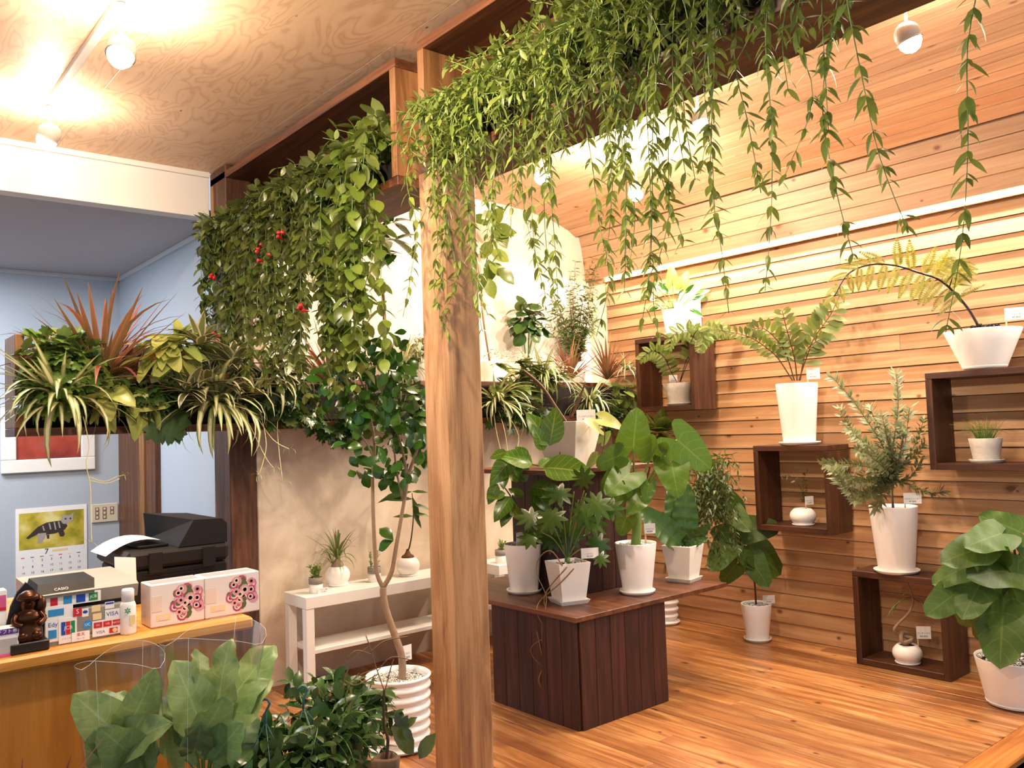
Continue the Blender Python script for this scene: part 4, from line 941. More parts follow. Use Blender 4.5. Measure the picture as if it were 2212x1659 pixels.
tag(box('intercom_plate', XR-.03, XR-.012, onX(1516, 650, XR).y, onX(1470, 650, XR).y, 2.115, 2.44, M_WHITE), 'white plastic panel on the slat wall behind the small square pot', 'panel')
# cube 2
p = Vector((4.87, onX(1735, 1124, 4.87).y, .7765)); t = pothing('potted_seedling', 'tiny twiggy plant in a squat round pot inside the middle cube', p)
top = ball_pot(t, p, .082, .098, M_POTW); D3 = depth(p)
for P in ([(1738, 1085), (1735, 1040), (1745, 1015)], [(1738, 1085), (1728, 1050), (1708, 1030), (1690, 1030)], [(1738, 1080), (1742, 1055), (1735, 1030)]):
    strand(t, [atD(a, b, D3) for a, b in P], 'bush', .02, .035, mat=M_STEMB, r=.002)
price_tag(t, top+Vector((-.01, -.03, .0)), ('ガジュマル', '¥1,800'), yaw=.6, lift=.03, w=.05)
p = Vector((4.87, onX(1727, 953, 4.87).y, 1.2855)); t = pothing('potted_cycad', 'cycad with feather leaves in a tall white pot on the middle cube', p)
top = round_pot(t, p, .098, .13, .385, M_POTW, .13, fill=None); D4 = depth(p)
for P, n, a, b in (([(1726, 822), (1736, 790), (1757, 733), (1776, 706), (1797, 674), (1818, 628)], 13, .06, .125), ([(1722, 822), (1717, 777), (1708, 741), (1698, 706), (1690, 672)], 11, .05, .1), ([(1712, 822), (1680, 773), (1654, 750), (1627, 732), (1600, 722), (1550, 712)], 15, .04, .07), ([(1716, 822), (1698, 764), (1678, 734), (1650, 710), (1625, 712)], 11, .05, .09), ([(1728, 822), (1738, 770), (1752, 745), (1780, 730)], 8, .05, .08)):
    frond(t, [atD(x, y, D4-.02-.04*i) for i, (x, y) in enumerate(P)], 'zam', n, a, b, r=.0045, mat=M_STEMB, droop=.0)
price_tag(t, top+Vector((-.0, -.08, .03)), ('ザミア', '¥9,800'), yaw=.1, lift=.03, w=.065, h=.055)
# cube 3
p = Vector((4.84, onX(2131, 989, 4.84).y, 1.1815)); t = pothing('potted_wire_grass', 'wispy grass in a rough white pot inside the right-hand cube', p)
top = round_pot(t, p, .062, .082, .125, M_POTR, .085, fill=None); V, F = [], []
for k in range(130):
    d = Vector((R.uniform(-1, .6), R.uniform(-1, 1), R.uniform(.15, 1))); e = d*R.uniform(.05, .16); tubedata([Vector((d.x*.03, d.y*.03, 0)), e*.6+Vector((0, 0, .03)), e+rv(.03)], [.0012, .001, .0006], 3, V, F)
o = link('grass', mesh('grass', V, F), T(top), t, M_STEMG); o['kind'] = 'stuff'
p = Vector((4.86, onX(2127, 788, 4.86).y, 1.6805)); t = pothing('potted_tree_fern', 'tree fern with one long arching frond in a wide white bowl', p)
top = round_pot(t, p, .105, .19, .205, M_POTW, .11, fill=None); D5 = depth(p)
V, F = [], []
for k in range(40):
    v, f = cboxdata(-.012, .012, -.012, .012, -.012, .012, .005); o_ = Vector((R.uniform(-.06, .06), R.uniform(-.06, .06), R.uniform(0, .04))); b = len(V); V += [Vector(q)*R.uniform(.6, 1.3)+o_ for q in v]; F += [[b+i for i in q] for q in f]
o = link('bark_chips', mesh('bark_chips', V, F, True), T(top), t, M_SOIL); o['kind'] = 'stuff'
frond(t, [top, atD(2095, 672, D5), atD(2062, 632, D5-.05), atD(2028, 604, D5-.1), atD(1988, 590, D5-.15), atD(1935, 574, D5-.18), atD(1880, 572, D5-.2), atD(1832, 592, D5-.2), atD(1802, 640, D5-.2)], 'tpinna', 13, .07, .15, r=.008, droop=.55)
frond(t, [atD(2050, 622, D5-.06), atD(2060, 590, D5-.1), atD(2068, 560, D5-.14)], 'tpinna', 6, .06, .11, r=.004)
price_tag(t, top+Vector((.0, -.12, .03)), ('ヘゴシダ', '¥9,800'), yaw=.05, lift=.03, w=.085, h=.05)
# cube 4
p = Vector((4.84, onX(1961, 1428, 4.84).y, .0375)); t = pothing('potted_twisted_stem', 'twisted bare stem in a squat round pot inside the floor cube', p)
top = ball_pot(t, p, .08, .098, M_POTW); D6 = depth(p)
tube('trunk', spline([atD(x, y, D6+e) for x, y, e in ((1955, 1395, 0), (1965, 1375, .03), (1948, 1368, 0), (1950, 1388, -.03), (1972, 1380, -.02), (1940, 1370, .01), (1932, 1360, 0), (1940, 1348, 0), (1962, 1325, 0), (1972, 1300, 0), (1966, 1275, 0), (1956, 1250, -.02))], 5), taper(56, .016, .004), M_BARK, t, 8)
for (x, y, s) in ((1880, 1285, .2), (1878, 1302, .2), (2010, 1280, .14), (1945, 1252, .14), (2000, 1300, .14)): put(t, 'grs', atD(1968, 1290, D6), atD(x, y, D6-.1)-atD(1968, 1290, D6), (0, 0, 1), s*1.1)
price_tag(t, top+Vector((.03, -.05, .01)), ('コーデックス', '¥4,800'), yaw=.25, lift=.03, w=.062, h=.055)
p = Vector((4.85, onX(1937, 1230, 4.85).y, .5455)); t = pothing('potted_silver_shrub', 'silvery needle-leaved shrub in the tallest white pot on the floor cube', p)
top = round_pot(t, p, .098, .133, .375, M_POTW, .125, fill=None); D7 = depth(p)
def needles(t, P, L, step=.009, r=.0028):
    Q = spline(P, 6); st = tube('shoot', Q, taper(len(Q), r, r*.5), M_STEMR, t, 5); V, F, U = [], [], []; acc = 0; o = Q[0]
    for a, b in zip(Q[:-1], Q[1:]):
        l = (b-a).length; tg = (b-a)/max(l, 1e-6); acc += l
        while acc > step:
            acc -= step; q = a.lerp(b, R.random())-o; x = tg.cross(Vector((.3, .8, .5))).normalized(); y = tg.cross(x)
            for k in range(3):
                an = R.random()*6.28; sd = math.cos(an)*x+math.sin(an)*y; d = (sd+tg*.7).normalized()*L*R.uniform(.7, 1.1); w = sd.cross(tg)*L*.125; i = len(V)
                V += [q, q+d*.5+w, q+d, q+d*.5-w]; U += [(.5, 0), (0, .5), (.5, 1), (1, .5)]; F.append([i, i+1, i+2, i+3])
    n_ = link('needles', mesh('needles', V, F, False, uv=U), T(o), st, L_SIL); n_['kind'] = 'stuff'
hub = atD(1925, 1030, D7)
tube('trunk', [top, hub], [.008, .006], M_BARK, t, 6)
for P in ([(1905, 960), (1860, 890), (1830, 850), (1795, 812)], [(1930, 960), (1940, 880), (1936, 806)], [(1890, 980), (1850, 940), (1822, 900), (1815, 885)], [(1880, 1010), (1830, 1005), (1775, 1005)], [(1890, 1040), (1840, 1040), (1800, 1010)], [(1890, 1060), (1840, 1065), (1798, 1020)], [(1960, 990), (1985, 940), (1995, 905)], [(1970, 1050), (2010, 1065), (2040, 1060)], [(1920, 980), (1895, 920), (1880, 880)], [(1950, 980), (1960, 920), (1965, 880)], [(1910, 1000), (1870, 960), (1835, 930)], [(1945, 1010), (1980, 980), (2000, 960)], [(1900, 1050), (1860, 1075), (1845, 1080)], [(1930, 1000), (1915, 940), (1905, 895)], [(1935, 1015), (1950, 950), (1945, 920)], [(1915, 1015), (1880, 985), (1850, 975)], [(1925, 1045), (1905, 1075), (1890, 1100)], [(1900, 1020), (1860, 1030), (1830, 1050)], [(1950, 1040), (1975, 1020), (1990, 990)]):
    e = R.uniform(-.3, .0); needles(t, [hub]+[atD(x, y, D7+e*(i+1)/len(P)) for i, (x, y) in enumerate(P)], .058)
price_tag(t, top+Vector((-.02, -.08, .03)), ('ウエストリンギア', '¥7,800'), yaw=.15, lift=.025, w=.075, h=.048)
# --- alcove pots
ZA, YA = 1.7505, 4.855
def alc(x, name, label): p = Vector((onY(x, 760, YA).x, YA, ZA)); return p, pothing(name, label, p, 'pots along the lit alcove')
p, t = alc(617, 'potted_pencil_cactus', 'pencil-stemmed succulent in a pale pot, far left in the alcove')
top = round_pot(t, p, .048, .066, .2, M_POTG, fill=None); D = depth(p)
for (x, y) in ((590, 560), (610, 545), (625, 575), (640, 560), (650, 600), (575, 600), (660, 575), (600, 600)): tube('stem', spline([top, top.lerp(atD(x, y, D), .4)+rv(.01), atD(x, y, D)], 4), taper(9, .006, .004), M_STEMG, t, 6)
p, t = alc(832, 'potted_schefflera', 'dark long-leaved tree in a white pot left of the timber post')
top = round_pot(t, p, .07, .088, .215, M_POTW, fill=None); D = depth(p)
tube('trunk', spline([top, atD(828, 640, D), atD(815, 600, D-.05), atD(820, 560, D-.1)], 4), taper(13, .012, .008), M_STEMB, t, 6)
for k in range(42):
    a = R.random()*6.28; e = R.uniform(-.5, .6); b = atD(R.choice((800, 830, 850)), R.choice((520, 550, 480)), D-.1); put(t, 'sch', b, (math.cos(a)*math.cos(e), math.sin(a)*math.cos(e)-.3, math.sin(e)), (0, 0, 1), R.uniform(.16, .23))
price_tag(t, top+Vector((.04, -.03, .06)), ('シェフレラ', '¥4,800'), yaw=.2, lift=.03, w=.06)
p, t = alc(905, 'potted_variegated_fig', 'small variegated fig in a grey-white pot touching the post outline')
top = round_pot(t, p, .045, .062, .19, M_POTG, fill=None); clump(t, 'var', top+Vector((0, 0, .1)), (.1, .08, .09), 150, .045, origin=top)
p, t = alc(1058, 'potted_tall_tree', 'slender tree with large drooping leaves right behind the post')
top = round_pot(t, p, .05, .07, .2, M_POTW, fill=None); D = depth(p)
tube('trunk', spline([top, atD(1044, 690, D), atD(1040, 630, D), atD(1050, 570, D-.03), atD(1065, 490, D-.05)], 4), taper(17, .008, .004), M_STEMR, t, 6)
for (a, b, c, d) in ((1060, 500, 1050, 460), (1065, 490, 1100, 520), (1070, 485, 1130, 515), (1068, 495, 1110, 545), (1060, 520, 1040, 560), (1055, 560, 1062, 605), (1075, 580, 1125, 615), (1060, 540, 1095, 560), (1050, 590, 1030, 620), (1065, 490, 1080, 450), (1055, 570, 1090, 590), (1048, 600, 1070, 640), (1062, 480, 1030, 470), (1068, 510, 1120, 490)):
    lp(t, 'hoya', a, b, c, d, D-.06, R.uniform(-.08, .02), s=.16)
p, t = alc(1138, 'potted_peperomia', 'round coin-leaved plant in a cream pot, alcove right of the post')
top = round_pot(t, p, .05, .07, .17, M_POTM, fill=None); clump(t, 'pep', onY(1138, 700, 4.82), (.15, .09, .15), 52, .105, face=(-.3, -1, .2), origin=top, mat=M_STEMG)
p, t = alc(1243, 'potted_fine_shrub', 'airy fine-leaved shrub in a white pot at the alcove right end')
top = round_pot(t, p, .062, .088, .21, M_POTW, fill=None); D = depth(p)
for k in range(48):
    e = onY(1240+R.uniform(-80, 85), 625+R.uniform(-65, 80), 4.83+R.uniform(-.06, .03)); e.x = min(e.x, 4.95); st = [top, top.lerp(e, .5)+Vector((0, 0, .06))+rv(.02), e]; strand(t, st, 'nar', .03, .06, mat=M_STEMB, r=.002, n=4, fall=.1)
price_tag(t, top+Vector((.02, -.05, .03)), ('マキ', '¥3,800'), yaw=.2, lift=.02, w=.06)
# --- bench pots
ZB = .5475
def bn(x, y, name, label): p = onZ(x, y, ZB); return p, pothing(name, label, p, 'small pots on the white bench')
def rimmed(t, p, r, h):
    V, F = lathe([(r*.95, 0), (r*.95, h*.55), (r, h*.56), (r, h), (r*.88, h), (r*.86, h*.8)], 24); top = p+Vector((0, 0, h*.85))
    V1, F1 = lathe([(r*.94, 0), (r*.94, h*.58)], 24); link('pot', mesh('pot', V1, F1, True), T(p), t, M_POTW)
    V2, F2 = lathe([(r*.96, h*.58), (r, h*.6), (r, h), (r*.88, h), (r*.86, h*.8)], 24); link('cement_rim', mesh('cement_rim', V2, F2, True), T(p), t, M_POTC)
    pebbles(t, top, r*.82, n=24, s=.008); return top
def jade(t, c, H, n=5, spread=.03, s=.025):
    for k in range(n):
        e = c+Vector((R.uniform(-spread, spread), R.uniform(-spread, spread), H*R.uniform(.7, 1))); strand(t, [c, c.lerp(e, .5), e], 'suc', .008, s, mat=M_STEMG, r=.003, n=3, out=1, fall=-.4)
p, t = bn(683, 1280, 'potted_jade_plant', 'bushy little succulent in a cement-rimmed pot with a price card'); top = rimmed(t, p, .041, .088); jade(t, top, .085, 7, .04, .032)
M = facing(p+Vector((0, -.045, .0)), .1); V, F = cboxdata(-.01, .05, 0, .032, -.0005, .0005, .0002); cdm = link('price_card', mesh('price_card', V, F), M, t, M_CARD); text(cdm, 'シルバー姫', M @ T((.02, .021, .001)), .008, M_INK); text(cdm, '¥1,380', M @ T((.02, .009, .001)), .009, M_INK)
p, t = bn(730, 1264, 'potted_ponytail_palm', 'ponytail palm with swollen base in a large round white pot'); top = ball_pot(t, p, .074, .105, M_POTW)
V, F = lathe([(.036, 0), (.038, .012), (.03, .03), (.014, .048), (.008, .056)], 20); link('swollen_base', mesh('swollen_base', V, F, True), T(top), t, M_BARK)
rosette(t, 'pony', top+Vector((0, 0, .055)), 34, .25, el=(30, 85)); rosette(t, 'pony', top+Vector((-.035, 0, .03)), 12, .16, el=(25, 80))
p, t = bn(809, 1256, 'potted_string_succulent', 'upright stacked succulent in a cement-rimmed pot behind the tree trunk'); top = rimmed(t, p, .041, .09)
for dx in (-.022, .022): strand(t, [top+Vector((dx, 0, 0)), top+Vector((dx, 0, .05)), top+Vector((dx*1.2, 0, .1))], 'suc', .009, .028, mat=M_STEMG, r=.003, fall=-.5)
p, t = bn(882, 1243, 'potted_caudex', 'gnarled caudex with a thin leafy stem in a round white pot'); top = ball_pot(t, p, .074, .105, M_POTW); D = depth(p)
V, F = lathe([(.034, 0), (.042, .008), (.036, .02), (.022, .028), (.012, .045), (.008, .06)], 16); link('caudex', mesh('caudex', V, F, True), T(top), t, plain('caudex_bark', '#6b4320', .85, noise=.5, bump=.6))
tube('stem', spline([top+Vector((0, 0, .05)), atD(885, 1180, D), atD(890, 1150, D), atD(893, 1110, D), atD(890, 1065, D)], 4), taper(17, .006, .0025), M_STEMB, t, 6)
for (a, b, c, d) in ((892, 1105, 912, 1140), (890, 1062, 925, 1060), (890, 1062, 815, 1066), (892, 1078, 825, 1072), (893, 1110, 930, 1108), (893, 1115, 850, 1112), (891, 1090, 930, 1092), (892, 1075, 908, 1130)): lp(t, 'nar', a, b, c, d, D, -.03, s=(atD(a, b, D)-atD(c, d, D)).length)
p = Vector((3.62, 4.5, ZB)); t = pothing('potted_jade_plant', 'little succulent in a cement-rimmed pot half hidden by the round table pot', p, 'small pots on the white bench'); top = rimmed(t, p, .041, .088); jade(t, top, .07, 5, .03, .03)
# ------------------------------------------------------------------ ridged pot with the round-leaved tree in front of the post
p = onZ(864, 1612, 0); t = pothing('potted_round_leaf_tree', 'tall forked tree with round glossy leaves in a wide ridged white pot', p)
top = round_pot(t, p, .135, .148, .325, plain('pot_gloss_white', '#eef0f2', .2, coat=.3), .15, ridges=7, fill=None, seg=48); pebbles(t, top+Vector((0, 0, .0)), .13, n=190, s=.013); D = depth(p)
def tr(P, a, b, name='branch', e=0):
    Q = spline([atD(x, y, D+e) for x, y in P], 6); return tube(name, Q, taper(len(Q), a, b), M_BARK, t, 10)
tr([(868, 1480), (868, 1420), (852, 1370), (835, 1320), (828, 1285), (828, 1268)], .018, .015, 'trunk')
tr([(828, 1270), (815, 1240), (810, 1190), (806, 1100), (805, 1020), (809, 960), (800, 900), (790, 830)], .011, .005); tr([(828, 1268), (846, 1235), (856, 1180), (870, 1100), (879, 1040), (872, 985), (850, 900)], .012, .005)
tr([(872, 1085), (866, 1060), (858, 1025), (850, 960)], .007, .004); tr([(878, 1040), (896, 985), (915, 935)], .009, .005); tr([(806, 985), (790, 955), (770, 930)], .005, .003); tr([(795, 860), (770, 800), (745, 760)], .005, .003); tr([(800, 900), (835, 820), (850, 740)], .005, .003)
for (cx, cy, rx, ry, n) in ((775, 820, 85, 70, 110), (830, 770, 55, 60, 50), (770, 985, 45, 40, 14), (865, 960, 60, 65, 60), (860, 1015, 40, 25, 14), (810, 890, 70, 40, 40), (905, 900, 35, 60, 24)):
    for k in range(n):
        a = R.random()*6.28; q = math.sqrt(R.random()); P = atD(cx+rx*q*math.cos(a), cy+ry*q*math.sin(a), D+R.uniform(-.14, .14)); d = rv(1)+Vector((0, -.2, -.5)); put(t, 'fic', P, d, (CAM-P).normalized()+Vector((0, 0, .8))+rv(.6), R.uniform(.055, .085))
for (a, b, c, d) in ((850, 1168, 826, 1140), (850, 1168, 830, 1176), (802, 1010, 780, 990), (806, 1000, 822, 1030)): lp(t, 'fic', a, b, c, d, D-.03, 0, s=.085)
price_tag(t, top+Vector((-.005, -.03, .03)), ('フィカス', '¥12,800'), yaw=.7, lift=.06, w=.06, h=.055)

# ------------------------------------------------------------------ low stands and the plants in the foreground
M_STAND = wood('stand_dark', '#2a1208', '#4a2612', '#5f351c', axis=2, rough=.6, knots=.2, var=.1)
st = thing('plant_stand', 'dark wooden crate stand holding the wrapped plants, bottom left', 'stand', (.72, 2.1, -.165))
for k in range(7): box('slat', .12+k*.172, .12+k*.172+.168, 1.72, 1.74, -.164, .42, M_STAND, st); box('slat', .12+k*.172, .12+k*.172+.168, 2.46, 2.48, -.164, .42, M_STAND, st)
box('side_panel', 1.31, 1.33, 1.741, 2.459, -.164, .42, M_STAND, st); box('side_panel', .1, .119, 1.741, 2.459, -.164, .42, M_STAND, st); box('top_board', .1, 1.34, 1.71, 2.49, .421, .445, M_STAND, st)
M_FILM = None
k = N('cellophane'); k.p.inputs['Base Color'].default_value = (1, 1, 1, 1); k.p.inputs['Roughness'].default_value = .06
tp = k.n('ShaderNodeBsdfTransparent'); gl = k.n('ShaderNodeBsdfGlossy'); gl.inputs['Roughness'].default_value = .18; mx = k.n('ShaderNodeMixShader'); fr = k.n('ShaderNodeFresnel', i_IOR=1.35)
k.l(k.math('MULTIPLY_ADD', fr.outputs[0], .55, .05), mx.inputs[0]); k.l(tp.outputs[0], mx.inputs[1]); k.l(gl.outputs[0], mx.inputs[2]); k.l(mx.outputs[0], k.t.nodes['Material Output'].inputs[0]); M_FILM = k.m
M_FILMW = plain('cellophane_edge', '#d8dcdc', .2)
def wrapped(label, x, y, D, Htop, rt, leaves, lean):
    p = atD(x, y, D); p = Vector((p.x, p.y, .446)); t = thing('wrapped_plant', label, 'wrapped plant', p, 'broad-leaved plants in clear sleeves')
    top = round_pot(t, p, .05, .062, .1, M_POTG, fill=None)
    n = 26; V, F = [], []
    for i in range(9):
        f = i/8; r = .066+(rt-.066)*f; z = .02+(Htop-.02)*f
        for j in range(n):
            a = 2*PI*j/n; rr = r*(1+.05*math.sin(a*4+f*3)); V.append((rr*math.cos(a)+lean*f*f, rr*math.sin(a), z+(.05*abs(math.sin(a*1.0+.8)) if i == 8 else 0)))
    for i in range(8):
        for j in range(n): F.append([i*n+j, i*n+(j+1) % n, (i+1)*n+(j+1) % n, (i+1)*n+j])
    link('clear_sleeve', mesh('clear_sleeve', V, F, True), T(p), t, M_FILM)
    rim = [Vector(v)+p for v in V[-n:]]; tube('sleeve_rim', rim+[rim[0]], .0005, M_FILMW, t, 5)
    for j in (3, 16): tube('sleeve_seam', [Vector(V[i*n+j])+p for i in range(9)], .0004, M_FILMW, t, 5)
    for (a, b, c, d, e, s) in leaves:
        q = atD(a, b, D+e*.3); tube('petiole', spline([top, top.lerp(q, .6)+Vector((0, 0, .02)), q], 4), .003, M_STEMG, t, 5); lp(t, 'wrap', a, b, c, d, D+e*.3, e, s=s, roll=R.uniform(-.9, .9), lean=.1)
    return t
wrapped('broad-leaved plant in a clear sleeve in front of the counter, left one', 262, 1600, 2.12, .43, .1, ((270, 1600, 195, 1530, -.05, .17), (280, 1560, 320, 1500, -.03, .14), (250, 1540, 205, 1490, .06, .14), (260, 1620, 320, 1560, -.08, .16), (270, 1530, 295, 1492, .08, .1), (300, 1640, 240, 1600, -.1, .16), (250, 1660, 215, 1610, -.06, .14), (290, 1660, 325, 1610, -.05, .12)), 0)
wrapped('broad-leaved plant in a clear sleeve in front of the counter, taller right one', 440, 1620, 2.15, .47, .125, ((430, 1560, 385, 1430, -.03, 0.172), (470, 1530, 485, 1400, .05, 0.172), (480, 1540, 570, 1410, .08, 0.206), (440, 1580, 500, 1500, -.1, 0.146), (410, 1600, 355, 1490, 0, 0.138), (470, 1600, 545, 1490, .02, 0.189), (420, 1620, 440, 1560, -.12, 0.112), (460, 1640, 520, 1560, -.08, 0.155), (400, 1640, 360, 1570, -.02, 0.129), (430, 1470, 440, 1405, .08, 0.112), (500, 1640, 545, 1560, .05, 0.138)), .03)
# hanging-basket plants parked on a second stand
st = thing('plant_stand', 'low dark stand under the leafy basket plants, bottom centre', 'stand', (1.4, 1.95, -.165))
box('top_board', 1.345, 1.72, 1.5, 2.3, .18, .21, M_STAND, st); box('side_panel', 1.36, 1.38, 1.52, 2.28, -.164, .179, M_STAND, st); box('side_panel', 1.685, 1.705, 1.52, 2.28, -.164, .179, M_STAND, st)
def basket(label, x, y, D, hook, n, rx, rz, hd=0):
    c = atD(x, y, D); b = Vector((c.x, c.y, 0)); 
    zb = .4455 if c.x < 1.33 else .2105; b.z = zb
    t = thing('basket_plant', label, 'hanging basket', b, 'leafy basket plants parked on the stands')
    r = .085; V, F = lathe([(.06, 0), (r, .09), (r+.006, .092), (r+.006, .1), (r-.004, .1), (r-.01, .08)], 28); link('basket_pot', mesh('basket_pot', V, F, True), T(b), t, plain('plastic_dark_green', '#24402c', .5))
    for k in range(n//5):
        a = R.random()*6.28; o = b+Vector((0, 0, .09)); e = o+Vector((math.cos(a)*rx*R.uniform(.4, 1), math.sin(a)*rx*R.uniform(.4, 1), rz*R.uniform(.0, 1)))
        strand(t, [o, o.lerp(e, .5)+Vector((0, 0, .05)), e, e+Vector((math.cos(a)*.05, math.sin(a)*.05, -.05))], 'han', .035, .062, r=.002, n=3, fall=0)
    if hook:
        h = atD(hook[0], hook[1], D+hd); V, F = [], []
        for a in (.3, 2.4, 4.5): tubedata([b+Vector((math.cos(a)*r, math.sin(a)*r, .095)), h-Vector((0, 0, .035))], .0016, 4, V, F)
        hk = [h-Vector((0, 0, .04)), h-Vector((0, 0, .012))]+[h+RT*(.012*math.sin(q)-.0)+Vector((0, 0, .012-.012*math.cos(q)))+RT*.0 for q in [math.radians(d) for d in (40, 90, 140, 190, 240, 280)]]
        tubedata(hk, .0035, 8, V, F); link('hanger', mesh('hanger', V, F, True), None, t, plain('plastic_blue_green', '#4f7a80', .4))
basket('leafy basket plant with a curved blue-green hook standing up', 575, 1640, 2.2, (573, 1530), 110, .16, .14)
basket('leafy basket plant in the middle of the bottom edge', 685, 1620, 2.35, (655, 1500), 150, .2, .2); basket('leafy basket plant behind, beside the ridged pot', 730, 1570, 2.6, None, 110, .14, .18); basket('leafy basket plant at the very bottom left of the basket group', 520, 1690, 2.0, None, 70, .12, .12)
# driftwood planter
D = 2.2; c = atD(832, 1650, D); b = Vector((c.x, c.y, .4455)); t = thing('driftwood_planter', 'hollow driftwood planter with a wiry thin-branched seedling', 'planter', b)
V, F = lathe([(.03, 0), (.036, .05), (.032, .11), (.036, .16), (.026, .165), (.022, .14)], 18); V = [(x*(1+.18*math.sin(5*math.atan2(y, x)+z*30)), y*(1+.15*math.cos(3*math.atan2(y, x)+z*22)), z) for x, y, z in V]
link('hollow_log', mesh('hollow_log', V, F, True), T(b), t, plain('driftwood', '#7a5a3e', .85, noise=.7, nscale=30, bump=.8))
o = b+Vector((0, 0, .14)); V, F = lathe([(.024, 0), (.024, .004)], 14); link('soil', mesh('soil', V, F), T(o), t, M_SOIL)
tube('stem', spline([o]+[atD(x, y, D) for x, y in ((838, 1600), (830, 1570), (829, 1520), (830, 1490))], 4), taper(17, .0045, .003), M_STEMB, t, 6)
for P in ([(830, 1492), (812, 1440), (800, 1400), (790, 1372)], [(832, 1490), (845, 1440), (850, 1425)], [(815, 1450), (845, 1420), (885, 1425)], [(800, 1410), (830, 1385), (880, 1375)], [(805, 1415), (770, 1405), (750, 1425)], [(812, 1445), (775, 1460), (735, 1490)], [(818, 1455), (770, 1480), (745, 1470)], [(798, 1395), (760, 1430), (740, 1480)]):
    tube('twig', spline([atD(x, y, D) for x, y in P], 4), .0015, M_STEMR, t, 4)
for (a, b_, c_, d) in ((870, 1570, 892, 1600), (845, 1570, 905, 1625), (850, 1590, 830, 1570), (868, 1570, 880, 1545), (862, 1572, 858, 1540), (872, 1575, 895, 1548), (800, 1590, 815, 1610), (905, 1640, 935, 1585)): lp(t, 'lip', a, b_, c_, d, D+.02, 0)
b = Vector((.3, 1.84, .4455)); t = thing('spiky_plant', 'thin dark spiky blades in the bottom left corner', 'plant', b); rosette(t, 'cor', b+Vector((0, 0, .05)), 13, .42, el=(62, 88))
V, F = lathe([(.05, 0), (.065, .06), (.055, .06), (.05, .045)], 20); link('pot', mesh('pot', V, F, True), T(b), t, M_POTG)
# ------------------------------------------------------------------ counter
M_CTR = wood('counter_oak', '#b8762c', '#d9963f', '#e6ad5c', axis=0, rough=.4, knots=0, var=.04, across=14, along=.7); M_CTRP = wood('counter_panel', '#a9651f', '#bf7a2c', '#cc8a3c', axis=2, rough=.45, knots=0, var=.03, across=8, along=.8)
ZC = .85; ct = thing('sales_counter', 'light orange wooden sales counter at the left', 'counter', (.2, 3.2, -.165))
box('worktop', -1.4, 1.16, 2.78, 3.9, ZC-.04, ZC, M_CTR, ct, c=.008); box('front_panel', -1.4, 1.115, 2.82, 2.84, -.164, ZC-.041, M_CTRP, ct); box('end_panel', 1.095, 1.115, 2.841, 3.88, -.164, ZC-.041, M_CTRP, ct)
ZC += .0005
def print_mat(h, rough=.5): return plain('print_'+h.strip('#'), h, rough)
P_RED, P_BLUE, P_GRN, P_WHT, P_PNK, P_PUR, P_CYN, P_YEL, P_GRY = [print_mat(h) for h in ('#c8202c', '#1846b4', '#1f8a4a', '#f6f4f2', '#d85a92', '#5b2a86', '#2f8fd0', '#f2d9a0', '#b4b2b4')]
def panel(parent, M, x0, y0, x1, y1, mat, z=0, name='print', th=.0008):
    V, F = cboxdata(x0, x1, y0, y1, z, z+th, .0001); return link(name, mesh(name, V, F), M, parent, mat)
def disc(parent, M, x, y, rx, ry, mat, z=0, name='print', n=18, th=None):
    V = [(x+rx*math.cos(2*PI*i/n), y+ry*math.sin(2*PI*i/n), z) for i in range(n)]; return link(name, mesh(name, V, [list(range(n))]), M, parent, mat)
def front(p): m = Matrix(((1, 0, 0), (0, 0, -1), (0, 1, 0))).to_4x4(); m.translation = Vector(p); return m     # x right, y up, z towards -Y
# cash register
x0, x1 = onY(95, 1330, 2.93).x, onY(292, 1310, 2.93).x; M_REG = plain('register_grey', '#a9a39b', .5); M_REGD = plain('register_black', '#100d0d', .5, spec=.25); M_REGB = plain('register_drawer', '#aaa4a0', .45)
rg = thing('cash_register', 'grey cash register with a black printer cover', 'cash register', ((x0+x1)/2, 3.1, ZC))
box('drawer', x0, x1, 2.93, 3.26, ZC+.004, ZC+.086, M_REGB, rg, c=.005); box('drawer_gap', x0+.005, x1-.005, 2.94, 3.25, ZC+.0865, ZC+.098, M_REGD, rg)
V = [(x0-.02, 2.94, ZC+.099), (x1+.01, 2.94, ZC+.099), (x1+.01, 3.26, ZC+.099), (x0-.02, 3.26, ZC+.099), (x0-.02, 2.925, ZC+.14), (x1+.01, 2.925, ZC+.14), (x1+.01, 3.26, ZC+.16), (x0-.02, 3.26, ZC+.16), (x0-.02, 2.965, ZC+.15), (x1+.01, 2.965, ZC+.155)]
link('body', mesh('body', V, [[0, 1, 5, 4], [4, 5, 9, 8], [8, 9, 6, 7], [1, 2, 6, 9, 5], [0, 4, 8, 7, 3], [2, 3, 7, 6], [0, 3, 2, 1]]), None, rg, M_REG)
V = [(x0-.022, 2.92, ZC+.132), (x0+.14, 2.92, ZC+.13), (x0+.15, 2.962, ZC+.17), (x0-.01, 2.962, ZC+.17), (x0-.022, 3.1, ZC+.14), (x0+.15, 3.1, ZC+.175), (x0-.01, 3.1, ZC+.175), (x0+.145, 3.1, ZC+.14)]
link('printer_cover', mesh('printer_cover', V, [[0, 1, 2, 3], [3, 2, 5, 6], [0, 3, 6, 4], [1, 7, 5, 2], [4, 6, 5, 7]]), None, rg, M_REGD)
Mr = Matrix.Translation(Vector((x0+.05, 2.9385, ZC+.1525))) @ Matrix.Rotation(math.radians(43), 4, 'X'); text(rg, 'CASIO', Mr, .014, P_WHT, 'lettering')
Ms = front((x0+.005, 2.928, ZC+.101)); s = panel(rg, Ms, 0, 0, .155, .034, P_WHT, .001, 'sticker'); 
